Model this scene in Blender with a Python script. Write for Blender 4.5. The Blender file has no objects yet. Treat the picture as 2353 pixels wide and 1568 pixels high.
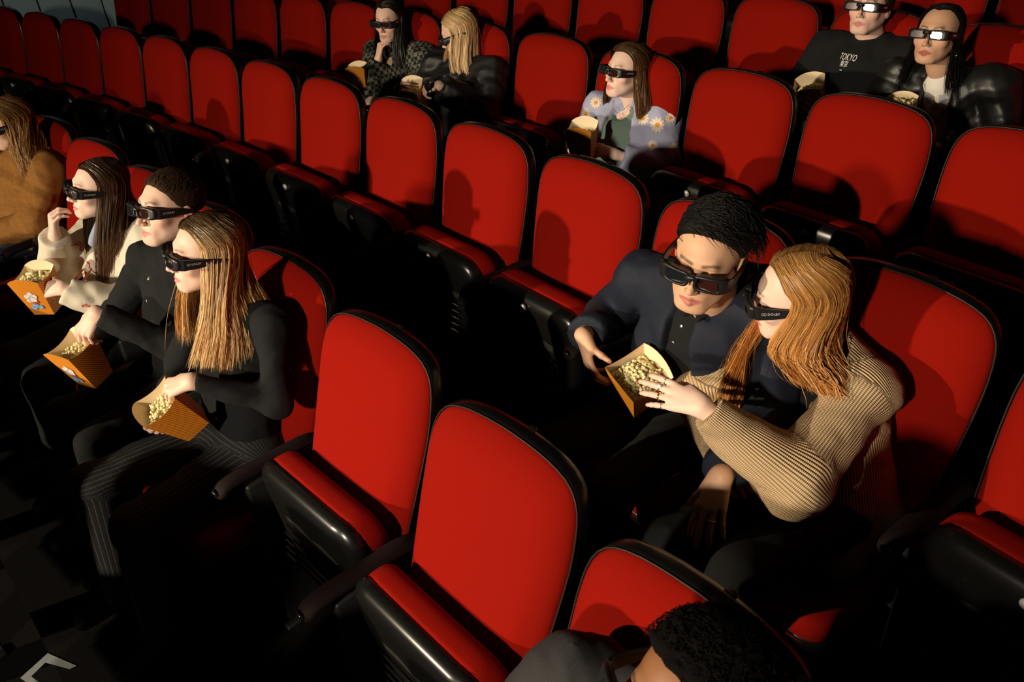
import bpy, bmesh, math, random
import numpy as np
from mathutils import Matrix, Vector
from mathutils.bvhtree import BVHTree

scene = bpy.context.scene
COL = scene.collection
random.seed(7)
RNG = np.random.default_rng(11)

# ------------------------------------------------------------------ camera
cam_d = bpy.data.cameras.new('camera')
cam = bpy.data.objects.new('camera', cam_d)
COL.objects.link(cam)
scene.camera = cam
CAM = (5.36807, -2.32376, 2.19352)
YAW, PITCH, ROLL, FPX = -0.7506, -0.58384, -0.07606, 1875.0
_f = Vector((math.sin(YAW)*math.cos(PITCH), math.cos(YAW)*math.cos(PITCH), math.sin(PITCH)))
_r = Vector((math.cos(YAW), -math.sin(YAW), 0))
_u = _r.cross(_f)
_r2 = _r*math.cos(ROLL)+_u*math.sin(ROLL)
_u2 = _u*math.cos(ROLL)-_r*math.sin(ROLL)
cam.matrix_world = Matrix(((_r2.x, _u2.x, -_f.x, CAM[0]), (_r2.y, _u2.y, -_f.y, CAM[1]), (_r2.z, _u2.z, -_f.z, CAM[2]), (0, 0, 0, 1)))
cam_d.sensor_width = 36.0
cam_d.lens = 36.0*FPX/2353.0
cam_d.clip_start = 0.05
cam_d.dof.use_dof = True
cam_d.dof.focus_distance = 2.5
cam_d.dof.aperture_fstop = 7.0

# ------------------------------------------------------------------ world, lamps, exposure
world = bpy.data.worlds.new('dark_auditorium')
scene.world = world
world.use_nodes = True
world.node_tree.nodes['Background'].inputs['Color'].default_value = (0.9, 0.8, 0.7, 1)
world.node_tree.nodes['Background'].inputs['Strength'].default_value = 0.0025

def lamp(name, kind, loc, target, power, color, **kw):
    d = bpy.data.lights.new(name, kind)
    d.energy = power
    d.color = color
    for k, v in kw.items():
        setattr(d, k, v)
    o = bpy.data.objects.new(name, d)
    COL.objects.link(o)
    o.location = loc
    o.rotation_euler = (Vector(target)-Vector(loc)).to_track_quat('-Z', 'Y').to_euler()
    return o
KEY = lamp('stage_key_lamp', 'AREA', (0.0, -8.3, 3.2), (3.7, -1.2, 0.7), 84, (1.0, 0.83, 0.60),
           shape='RECTANGLE', size=0.11, size_y=0.15, spread=math.radians(60))
SOFT = lamp('stage_softbox', 'AREA', (5.04, -7.7, 3.5), (3.9, -1.2, 0.7), 84, (1.0, 0.85, 0.66),
            shape='RECTANGLE', size=0.24, size_y=0.32, spread=math.radians(82))
WALL_FILL = lamp('added_wall_fill', 'SPOT', (-2.5, 1.3, 3.1), (-3.7, 1.2, 0.9), 14, (0.86, 1.0, 0.96),
              shadow_soft_size=0.08, spot_size=math.radians(75), spot_blend=0.8)  # added fill, out of view, only to brighten the left wall panels
vs = scene.view_settings
vs.view_transform = 'Standard'
vs.look = 'None'
vs.exposure = 0.0
vs.gamma = 1.0
vs.use_curve_mapping = False

# ------------------------------------------------------------------ materials
MATS = {}
def nodes_of(name):
    m = bpy.data.materials.new(name)
    m.use_nodes = True
    MATS[name] = m
    nt = m.node_tree
    return m, nt, nt.nodes['Principled BSDF']
def N(nt, t, **kw):
    n = nt.nodes.new(t)
    for k, v in kw.items():
        if k in n.inputs.keys() if hasattr(n, 'inputs') else False:
            n.inputs[k].default_value = v
        else:
            setattr(n, k, v)
    return n
def setin(n, **kw):
    for k, v in kw.items():
        n.inputs[k.replace('_', ' ')].default_value = v
def plain(name, col, rough=0.6, metal=0.0, noise=0.0, nscale=60.0, bump=0.0, spec=0.5, sheen=0.0, coat=0.0):
    m, nt, b = nodes_of(name)
    b.inputs['Roughness'].default_value = rough
    b.inputs['Metallic'].default_value = metal
    b.inputs['Specular IOR Level'].default_value = spec
    b.inputs['Sheen Weight'].default_value = sheen
    b.inputs['Coat Weight'].default_value = coat
    tc = nt.nodes.new('ShaderNodeTexCoord')
    nz = nt.nodes.new('ShaderNodeTexNoise')
    nz.inputs['Scale'].default_value = nscale
    nz.inputs['Detail'].default_value = 4
    nt.links.new(tc.outputs['Object'], nz.inputs['Vector'])
    mx = nt.nodes.new('ShaderNodeMix'); mx.data_type = 'RGBA'
    lo = tuple(c*(1-noise) for c in col[:3])+(1,)
    hi = tuple(min(1, c*(1+noise)) for c in col[:3])+(1,)
    mx.inputs[6].default_value = lo; mx.inputs[7].default_value = hi
    nt.links.new(nz.outputs['Fac'], mx.inputs[0])
    nt.links.new(mx.outputs[2], b.inputs['Base Color'])
    if bump > 0:
        bp = nt.nodes.new('ShaderNodeBump')
        bp.inputs['Strength'].default_value = bump
        bp.inputs['Distance'].default_value = 0.002
        nt.links.new(nz.outputs['Fac'], bp.inputs['Height'])
        nt.links.new(bp.outputs['Normal'], b.inputs['Normal'])
    return m
plain('red_fabric', (0.235, 0.0056, 0.0018), 0.95, noise=0.12, nscale=420, bump=0.25, spec=0.07, sheen=0.0)
plain('black_plastic', (0.006, 0.0058, 0.0056), 0.27, noise=0.1, nscale=200, spec=0.5)
plain('dull_black_plastic', (0.010, 0.0095, 0.009), 0.55, noise=0.2, nscale=300, bump=0.2)
plain('piping', (0.016, 0.011, 0.008), 0.45, spec=0.4)
plain('maroon_vinyl', (0.008, 0.0032, 0.003), 0.8, noise=0.15, nscale=150, bump=0.1, spec=0.2)
plain('badge_metal', (0.75, 0.75, 0.72), 0.3, metal=0.4)
plain('badge_ink', (0.02, 0.02, 0.02), 0.5)
plain('steel_black', (0.02, 0.02, 0.02), 0.45, metal=0.5)
plain('carpet', (0.0035, 0.003, 0.003), 0.95, noise=0.5, nscale=90, bump=0.5, spec=0.1)
plain('wall_cloth', (0.62, 0.80, 0.82), 0.95, noise=0.25, nscale=220, bump=0.4, spec=0.1)
plain('dark_paint', (0.02, 0.02, 0.02), 0.9)
plain('seam_dark', (0.006, 0.006, 0.006), 0.9)
plain('mark_pale', (0.20, 0.22, 0.21), 0.7, noise=0.2)
plain('white_print', (0.85, 0.85, 0.82), 0.7)
plain('gold', (0.9, 0.6, 0.22), 0.22, metal=1.0)
plain('silver', (0.8, 0.78, 0.74), 0.25, metal=1.0)
plain('popcorn', (0.95, 0.72, 0.40), 0.75, noise=0.35, nscale=130, bump=0.2)
plain('popcorn_hull', (0.55, 0.30, 0.09), 0.7, noise=0.4, nscale=160)
plain('card_inside', (0.86, 0.70, 0.46), 0.8, noise=0.04, nscale=30)
def grille():
    m, nt, b = nodes_of('perforated_grille')
    tc = nt.nodes.new('ShaderNodeTexCoord')
    vo = nt.nodes.new('ShaderNodeTexVoronoi'); vo.inputs['Scale'].default_value = 130; vo.inputs['Randomness'].default_value = 0.0
    nt.links.new(tc.outputs['Object'], vo.inputs['Vector'])
    cr = nt.nodes.new('ShaderNodeValToRGB')
    cr.color_ramp.elements[0].position = 0.28; cr.color_ramp.elements[0].color = (0.002, 0.002, 0.002, 1)
    cr.color_ramp.elements[1].position = 0.36; cr.color_ramp.elements[1].color = (0.028, 0.026, 0.022, 1)
    nt.links.new(vo.outputs['Distance'], cr.inputs[0])
    nt.links.new(cr.outputs[0], b.inputs['Base Color'])
    b.inputs['Roughness'].default_value = 0.4
grille()
def box_card():
    m, nt, b = nodes_of('striped_card')
    uv = nt.nodes.new('ShaderNodeUVMap')
    sep = nt.nodes.new('ShaderNodeSeparateXYZ'); nt.links.new(uv.outputs[0], sep.inputs[0])
    ad = nt.nodes.new('ShaderNodeMath'); ad.operation = 'ADD'
    nt.links.new(sep.outputs[0], ad.inputs[0]); nt.links.new(sep.outputs[1], ad.inputs[1])
    mu = nt.nodes.new('ShaderNodeMath'); mu.operation = 'MULTIPLY'; mu.inputs[1].default_value = 95.0
    nt.links.new(ad.outputs[0], mu.inputs[0])
    fr = nt.nodes.new('ShaderNodeMath'); fr.operation = 'FRACT'; nt.links.new(mu.outputs[0], fr.inputs[0])
    cr = nt.nodes.new('ShaderNodeValToRGB'); cr.color_ramp.interpolation = 'CONSTANT'
    cr.color_ramp.elements[0].color = (0.86, 0.40, 0.035, 1)
    cr.color_ramp.elements[1].color = (0.62, 0.13, 0.008, 1); cr.color_ramp.elements[1].position = 0.5
    nt.links.new(fr.outputs[0], cr.inputs[0])
    nt.links.new(cr.outputs[0], b.inputs['Base Color'])
    b.inputs['Roughness'].default_value = 0.45
box_card()
plain('print_white', (0.85, 0.80, 0.78), 0.5)
plain('print_red', (0.6, 0.06, 0.05), 0.5)
plain('print_blue', (0.25, 0.45, 0.75), 0.5)
def skin(name, col, lip, brow):
    m, nt, b = nodes_of(name)
    at = nt.nodes.new('ShaderNodeAttribute'); at.attribute_name = 'mask'
    sp = nt.nodes.new('ShaderNodeSeparateColor'); nt.links.new(at.outputs['Color'], sp.inputs[0])
    tc = nt.nodes.new('ShaderNodeTexCoord')
    nz = nt.nodes.new('ShaderNodeTexNoise'); nz.inputs['Scale'].default_value = 35; nz.inputs['Detail'].default_value = 6
    nt.links.new(tc.outputs['Object'], nz.inputs['Vector'])
    base = nt.nodes.new('ShaderNodeMix'); base.data_type = 'RGBA'
    base.inputs[6].default_value = tuple(c*0.9 for c in col)+(1,); base.inputs[7].default_value = tuple(min(1, c*1.06) for c in col)+(1,)
    nt.links.new(nz.outputs['Fac'], base.inputs[0])
    prev = base.outputs[2]
    for i, c in enumerate((lip, brow, tuple(min(1, x) for x in (col[0]*1.05, col[1]*0.78, col[2]*0.74)))):
        mx = nt.nodes.new('ShaderNodeMix'); mx.data_type = 'RGBA'
        mx.inputs[7].default_value = tuple(c)+(1,)
        nt.links.new(prev, mx.inputs[6]); nt.links.new(sp.outputs[i], mx.inputs[0])
        prev = mx.outputs[2]
    nt.links.new(prev, b.inputs['Base Color'])
    b.inputs['Roughness'].default_value = 0.52
    b.inputs['Specular IOR Level'].default_value = 0.4
    b.inputs['Subsurface Weight'].default_value = 0.12
    b.inputs['Subsurface Radius'].default_value = (0.006, 0.003, 0.0015)
    b.inputs['Subsurface Scale'].default_value = 1.0
    return m
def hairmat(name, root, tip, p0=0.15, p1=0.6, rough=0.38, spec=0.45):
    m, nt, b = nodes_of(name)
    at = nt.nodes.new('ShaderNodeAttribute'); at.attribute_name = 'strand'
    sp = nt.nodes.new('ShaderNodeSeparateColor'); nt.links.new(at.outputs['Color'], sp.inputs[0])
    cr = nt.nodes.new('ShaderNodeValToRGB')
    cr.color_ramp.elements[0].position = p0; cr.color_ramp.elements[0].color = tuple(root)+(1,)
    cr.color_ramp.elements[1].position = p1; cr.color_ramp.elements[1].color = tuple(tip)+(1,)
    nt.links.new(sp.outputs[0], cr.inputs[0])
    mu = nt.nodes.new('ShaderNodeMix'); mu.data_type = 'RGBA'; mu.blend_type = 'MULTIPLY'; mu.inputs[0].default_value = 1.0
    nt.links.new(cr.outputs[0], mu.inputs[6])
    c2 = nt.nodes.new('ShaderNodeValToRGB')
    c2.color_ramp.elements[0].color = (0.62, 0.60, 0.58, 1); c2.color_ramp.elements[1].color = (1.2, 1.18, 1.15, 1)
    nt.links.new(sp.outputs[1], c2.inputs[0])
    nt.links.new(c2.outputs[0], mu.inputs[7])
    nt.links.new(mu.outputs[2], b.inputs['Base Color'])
    b.inputs['Roughness'].default_value = rough
    b.inputs['Specular IOR Level'].default_value = spec
    return m
def knit(name, col, col2=None, freq=150.0, axis=1, bump=0.9, rough=0.95):
    """rib knit: ribs follow the limb, from the 'limb' attribute"""
    m, nt, b = nodes_of(name)
    at = nt.nodes.new('ShaderNodeAttribute'); at.attribute_name = 'limb'
    sp = nt.nodes.new('ShaderNodeSeparateXYZ'); nt.links.new(at.outputs['Vector'], sp.inputs[0])
    def wave(o, f):
        mu = nt.nodes.new('ShaderNodeMath'); mu.operation = 'MULTIPLY'; mu.inputs[1].default_value = f
        nt.links.new(o, mu.inputs[0])
        si = nt.nodes.new('ShaderNodeMath'); si.operation = 'SINE'; nt.links.new(mu.outputs[0], si.inputs[0])
        ab = nt.nodes.new('ShaderNodeMath'); ab.operation = 'ABSOLUTE'; nt.links.new(si.outputs[0], ab.inputs[0])
        return ab.outputs[0]
    w1 = wave(sp.outputs[axis], freq*3.14159)
    w2 = wave(sp.outputs[1-axis], freq*1.7*3.14159)
    mm = nt.nodes.new('ShaderNodeMath'); mm.operation = 'MULTIPLY_ADD'; mm.inputs[1].default_value = 0.3
    nt.links.new(w2, mm.inputs[0]); nt.links.new(w1, mm.inputs[2])
    bp = nt.nodes.new('ShaderNodeBump'); bp.inputs['Strength'].default_value = bump; bp.inputs['Distance'].default_value = 0.004
    nt.links.new(mm.outputs[0], bp.inputs['Height']); nt.links.new(bp.outputs['Normal'], b.inputs['Normal'])
    mx = nt.nodes.new('ShaderNodeMix'); mx.data_type = 'RGBA'
    mx.inputs[6].default_value = tuple(c*0.80 for c in col)+(1,); mx.inputs[7].default_value = tuple(col)+(1,)
    nt.links.new(w1, mx.inputs[0]); nt.links.new(mx.outputs[2], b.inputs['Base Color'])
    b.inputs['Roughness'].default_value = rough
    b.inputs['Specular IOR Level'].default_value = 0.15
    return m
def pinstripe(name):
    m, nt, b = nodes_of(name)
    at = nt.nodes.new('ShaderNodeAttribute'); at.attribute_name = 'limb'
    sp = nt.nodes.new('ShaderNodeSeparateXYZ'); nt.links.new(at.outputs['Vector'], sp.inputs[0])
    mu = nt.nodes.new('ShaderNodeMath'); mu.operation = 'MULTIPLY'; mu.inputs[1].default_value = 60.0
    nt.links.new(sp.outputs[1], mu.inputs[0])
    fr = nt.nodes.new('ShaderNodeMath'); fr.operation = 'FRACT'; nt.links.new(mu.outputs[0], fr.inputs[0])
    cr = nt.nodes.new('ShaderNodeValToRGB'); cr.color_ramp.interpolation = 'CONSTANT'
    cr.color_ramp.elements[0].color = (0.09, 0.085, 0.075, 1)
    cr.color_ramp.elements[1].color = (0.008, 0.008, 0.008, 1); cr.color_ramp.elements[1].position = 0.12
    nt.links.new(fr.outputs[0], cr.inputs[0]); nt.links.new(cr.outputs[0], b.inputs['Base Color'])
    b.inputs['Roughness'].default_value = 0.85
def checks(name, c1, c2, scale, soft=None, c3=None):
    m, nt, b = nodes_of(name)
    tc = nt.nodes.new('ShaderNodeTexCoord')
    mp = nt.nodes.new('ShaderNodeMapping'); mp.inputs['Rotation'].default_value = (0.1, 0.35, 0.2)
    nt.links.new(tc.outputs['Object'], mp.inputs[0])
    ck = nt.nodes.new('ShaderNodeTexChecker'); ck.inputs['Scale'].default_value = scale
    ck.inputs['Color1'].default_value = tuple(c1)+(1,); ck.inputs['Color2'].default_value = tuple(c2)+(1,)
    nt.links.new(mp.outputs[0], ck.inputs['Vector'])
    out = ck.outputs['Color']
    if c3:
        nz = nt.nodes.new('ShaderNodeTexNoise'); nz.inputs['Scale'].default_value = 9
        nt.links.new(mp.outputs[0], nz.inputs['Vector'])
        cr = nt.nodes.new('ShaderNodeValToRGB'); cr.color_ramp.elements[0].position = 0.42; cr.color_ramp.elements[1].position = 0.6
        nt.links.new(nz.outputs['Fac'], cr.inputs[0])
        mx = nt.nodes.new('ShaderNodeMix'); mx.data_type = 'RGBA'; mx.blend_type = 'MULTIPLY'
        mx.inputs[7].default_value = tuple(c3)+(1,)
        nt.links.new(cr.outputs[0], mx.inputs[0]); nt.links.new(out, mx.inputs[6]); out = mx.outputs[2]
    nt.links.new(out, b.inputs['Base Color'])
    b.inputs['Roughness'].default_value = 0.95
    b.inputs['Specular IOR Level'].default_value = 0.15
def lensmat(name, col, film):
    m, nt, b = nodes_of(name)
    b.inputs['Base Color'].default_value = tuple(col)+(1,)
    b.inputs['Roughness'].default_value = 0.04
    b.inputs['Specular IOR Level'].default_value = 0.9
    b.inputs['Coat Weight'].default_value = 1.0
    b.inputs['Coat Roughness'].default_value = 0.03
    b.inputs['Thin Film Thickness'].default_value = film
    b.inputs['Thin Film IOR'].default_value = 1.8
    return m
lensmat('lens_green', (0.012, 0.014, 0.018), 420)
lensmat('lens_red', (0.035, 0.010, 0.008), 560)
plain('glasses_black', (0.012, 0.012, 0.013), 0.38, spec=0.5)
plain('glasses_print', (0.55, 0.55, 0.53), 0.6)

# ------------------------------------------------------------------ mesh helpers
def new_mesh(name, verts, faces, mat=None, smooth=True):
    me = bpy.data.meshes.new(name)
    me.from_pydata([tuple(v) for v in verts], [], [tuple(f) for f in faces])
    if mat:
        me.materials.append(MATS[mat])
    if smooth:
        me.polygons.foreach_set('use_smooth', [True]*len(me.polygons))
    me.update()
    return me
def fast_mesh(name, V, Q, mat=None, smooth=True):
    V = np.asarray(V, dtype=np.float32); Q = np.asarray(Q, dtype=np.int32)
    k = Q.shape[1]
    me = bpy.data.meshes.new(name)
    me.vertices.add(len(V)); me.vertices.foreach_set('co', V.ravel())
    me.loops.add(len(Q)*k); me.loops.foreach_set('vertex_index', Q.ravel())
    me.polygons.add(len(Q)); me.polygons.foreach_set('loop_start', np.arange(0, len(Q)*k, k, dtype=np.int32))
    if smooth:
        me.polygons.foreach_set('use_smooth', np.ones(len(Q), dtype=bool))
    me.update(calc_edges=True)
    if mat:
        me.materials.append(MATS[mat])
    return me
def obj(name, me, parent=None, mw=None):
    o = bpy.data.objects.new(name, me)
    COL.objects.link(o)
    if parent is not None:
        o.parent = parent
    if mw is not None:
        if parent is None:
            o.matrix_world = mw
        else:
            o.matrix_local = mw
    return o
def empty(name, mw=None):
    o = bpy.data.objects.new(name, None)
    o.empty_display_size = 0.1
    COL.objects.link(o)
    if mw is not None:
        o.matrix_world = mw
    return o
def tag(o, label, cat, group=None, kind=None):
    o['label'] = label
    o['category'] = cat
    if group:
        o['group'] = group
    if kind:
        o['kind'] = kind
    return o
class MB:
    """small polygon collector"""
    def __init__(self):
        self.v = []; self.f = []
    def box(self, c, s, R=None, bev=0.0):
        cx, cy, cz = c; sx, sy, sz = s[0]/2, s[1]/2, s[2]/2
        b = min(bev, sx*0.9, sy*0.9, sz*0.9)
        base = len(self.v)
        if b <= 0:
            P = [(x*sx, y*sy, z*sz) for x in (-1, 1) for y in (-1, 1) for z in (-1, 1)]
            F = [(0, 1, 3, 2), (4, 6, 7, 5), (0, 4, 5, 1), (2, 3, 7, 6), (0, 2, 6, 4), (1, 5, 7, 3)]
        else:
            bm = bmesh.new(); bmesh.ops.create_cube(bm, size=1)
            for v in bm.verts:
                v.co = Vector((v.co.x*2*sx, v.co.y*2*sy, v.co.z*2*sz))
            bmesh.ops.bevel(bm, geom=list(bm.edges), offset=b, segments=2, profile=0.6, affect='EDGES')
            bm.verts.ensure_lookup_table()
            P = [tuple(v.co) for v in bm.verts]; F = [[v.index for v in f.verts] for f in bm.faces]
            bm.free()
        for p in P:
            q = Vector(p)
            if R is not None:
                q = R @ q
            self.v.append((q.x+cx, q.y+cy, q.z+cz))
        self.f += [[i+base for i in f] for f in F]
    def tube(self, pts, rad, n=8, closed=False, cap=True, squash=1.0):
        pts = [Vector(p) for p in pts]
        m = len(pts)
        rad = rad if hasattr(rad, '__len__') else [rad]*m
        base = len(self.v)
        up = None
        for i, p in enumerate(pts):
            a = pts[(i-1) % m] if (i > 0 or closed) else p
            b = pts[(i+1) % m] if (i < m-1 or closed) else p
            t = (b-a).normalized()
            if up is None:
                up = Vector((0, 0, 1)) if abs(t.z) < 0.9 else Vector((1, 0, 0))
            s = t.cross(up).normalized(); u = s.cross(t).normalized(); up = u
            for k in range(n):
                an = 2*math.pi*k/n
                q = p+(s*math.cos(an)+u*math.sin(an)*squash)*rad[i]
                self.v.append(tuple(q))
        rng = m if closed else m-1
        for i in range(rng):
            for k in range(n):
                j = (i+1) % m
                self.f.append([base+i*n+k, base+i*n+(k+1) % n, base+j*n+(k+1) % n, base+j*n+k])
        if cap and not closed:
            self.f.append([base+k for k in range(n)][::-1])
            self.f.append([base+(m-1)*n+k for k in range(n)])
    def mesh(self, name, mat, smooth=True):
        me = new_mesh(name, self.v, self.f, mat, smooth)
        return me
def catmull(P, n):
    P = np.asarray(P, float)
    m = len(P)
    t = np.linspace(0, m-1, n)
    i = np.clip(t.astype(int), 0, m-2); u = (t-i)[:, None]
    p0 = P[np.maximum(i-1, 0)]; p1 = P[i]; p2 = P[i+1]; p3 = P[np.minimum(i+2, m-1)]
    return 0.5*((2*p1)+(-p0+p2)*u+(2*p0-5*p1+4*p2-p3)*u*u+(-p0+3*p1-3*p2+p3)*u**3)

# ------------------------------------------------------------------ the seating plan
PITCH_S = 0.56
R0 = 1/0.04106
ZROW = [0.0, 0.14, 0.195, 0.256, 0.32]
PH = [5.18867, 3.80558, 2.6102, 3.19385, 2.55]
FLOOR = -0.12         # the floor of a row lies this far below its reference level
def seat_frame(row, c):
    if row <= 0:
        th0 = PH[0]/R0; RA = R0-1.1033
        o0 = np.array([RA*math.sin(th0), RA*math.cos(th0)-R0, 0.0]); hd = th0+0.04345
        RR = 1/0.05302; L = -c*0.57853*(1.07 if row < 0 else 1.0); th = hd+L/RR
        n0 = np.array([math.sin(hd), math.cos(hd), 0]); n = np.array([math.sin(th), math.cos(th), 0])
        o = o0+RR*(n-n0)
        if row < 0:
            o = o-n*1.16+np.array([0, 0, -0.14])
        a = th-0.11448
    else:
        R = R0+(row-1)*1.01556
        a = PH[row]/R0-c*PITCH_S/R
        o = np.array([R*math.sin(a), R*math.cos(a)-R0, ZROW[row]])
    M = Matrix.Rotation(-a, 4, 'Z')
    M.translation = Vector((o[0], o[1], o[2]+FLOOR))
    return M
# seat-local frame: x = sitter's left, -y = towards the screen, z up from the floor of the row
def P3(s, fw, z):
    return np.array([s, -fw, z-FLOOR])
# ------------------------------------------------------------------ the room
def struct(name, me, parent=None):
    o = obj(name, me, parent)
    if parent is None:
        o['kind'] = 'structure'
    return o
def build_floor():
    mb = MB()
    # stepped platforms, concentric with the rows
    edges = [(R0-6.5, FLOOR-0.14), (R0-1.1033-0.84, FLOOR-0.14), (R0-1.1033-0.84, FLOOR), (R0-0.80, FLOOR),
             (R0-0.80, FLOOR+ZROW[1]), (R0+1.01556-0.80, FLOOR+ZROW[1]), (R0+1.01556-0.80, FLOOR+ZROW[2]),
             (R0+2.03-0.80, FLOOR+ZROW[2]), (R0+2.03-0.80, FLOOR+ZROW[3]), (R0+3.05-0.80, FLOOR+ZROW[3]),
             (R0+3.05-0.80, FLOOR+ZROW[4]), (R0+5.2, FLOOR+ZROW[4])]
    n = 60
    an = np.linspace(-4.6/R0, 8.5/R0, n)
    for r, z in edges:
        for a in an:
            mb.v.append((r*math.sin(a), r*math.cos(a)-R0, z))
    for i in range(len(edges)-1):
        for k in range(n-1):
            mb.f.append([i*n+k, i*n+k+1, (i+1)*n+k+1, (i+1)*n+k])
    f = struct('floor', mb.mesh('floor', 'carpet', smooth=False))
    return f
build_floor()
def build_walls():
    w = MB(); w.box((-3.70, 0.2, 1.6), (0.10, 13.0, 4.2))
    wl = struct('wall_left', w.mesh('wall_left', 'seam_dark', False))
    # fabric wall panels with dark joints between them
    pm = MB(); pm.box((0, 0, 0), (0.03, 0.285, 1.30), bev=0.006)
    pme = pm.mesh('panel', 'wall_cloth', True)
    for i in range(26):
        for j in range(2):
            o = obj('panel', pme, wl)
            o.location = (-3.635, -1.6+0.305*i, 0.62+1.32*j)
    w = MB(); w.box((2.2, 4.35, 1.6), (13.0, 0.1, 4.2))
    struct('wall_back', w.mesh('wall_back', 'dark_paint', False))
    w = MB(); w.box((8.2, -0.8, 1.6), (0.1, 11.5, 4.2))
    struct('wall_right', w.mesh('wall_right', 'dark_paint', False))
    w = MB(); w.box((2.2, -1.2, 4.6), (13.0, 12.5, 0.1))
    struct('ceiling', w.mesh('ceiling', 'dark_paint', False))
build_walls()

# ------------------------------------------------------------------ seats
def back_y(z, slope):
    """how far behind the reference line the backrest rim lies at height z"""
    if z < 0.80:
        return slope*1.03*(z-0.45)
    return slope*1.03*0.35+slope*0.88*(z-0.80)
HALF = [(0.0, 0.385), (0.12, 0.385), (0.200, 0.39), (0.224, 0.43), (0.234, 0.54), (0.243, 0.68), (0.248, 0.80), (0.244, 0.885),
        (0.231, 0.940), (0.199, 0.978), (0.142, 0.998), (0.07, 1.007), (0.0, 1.010)]
def outline(n=27, grow=0.0):
    h = catmull(HALF, n)
    pts = [tuple(p) for p in h]+[(-x, z) for x, z in h[-2:0:-1]]
    if grow:
        c = (0, 0.70); out = []
        m = len(pts)
        for i, (x, z) in enumerate(pts):
            a = pts[i-1]; b = pts[(i+1) % m]
            tx, tz = b[0]-a[0], b[1]-a[1]; l = math.hypot(tx, tz) or 1
            out.append((x+grow*tz/l, z-grow*tx/l))
        pts = out
    return pts
def ring_mesh(name, rings, mat, close_last=True, close_first=False):
    n = len(rings[0]); V = [p for r in rings for p in r]; F = []
    for i in range(len(rings)-1):
        for k in range(n):
            j = (k+1) % n
            F.append([i*n+k, i*n+j, (i+1)*n+j, (i+1)*n+k])
    def capring(i, flip):
        c = np.mean(np.array(rings[i]), axis=0); V.append(tuple(c)); ci = len(V)-1
        for k in range(n):
            j = (k+1) % n
            F.append([i*n+k, i*n+j, ci] if not flip else [i*n+j, i*n+k, ci])
    if close_last:
        capring(len(rings)-1, False)
    if close_first:
        capring(0, True)
    return new_mesh(name, V, F, mat)
def inset_pts(pts, f):
    out = []
    for x, z in pts:
        cx, cz = 0.0, min(max(z, 0.58), 0.80)
        out.append((x+(cx-x)*f, z+(cz-z)*f))
    return out
SEATMESH = {}
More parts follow.
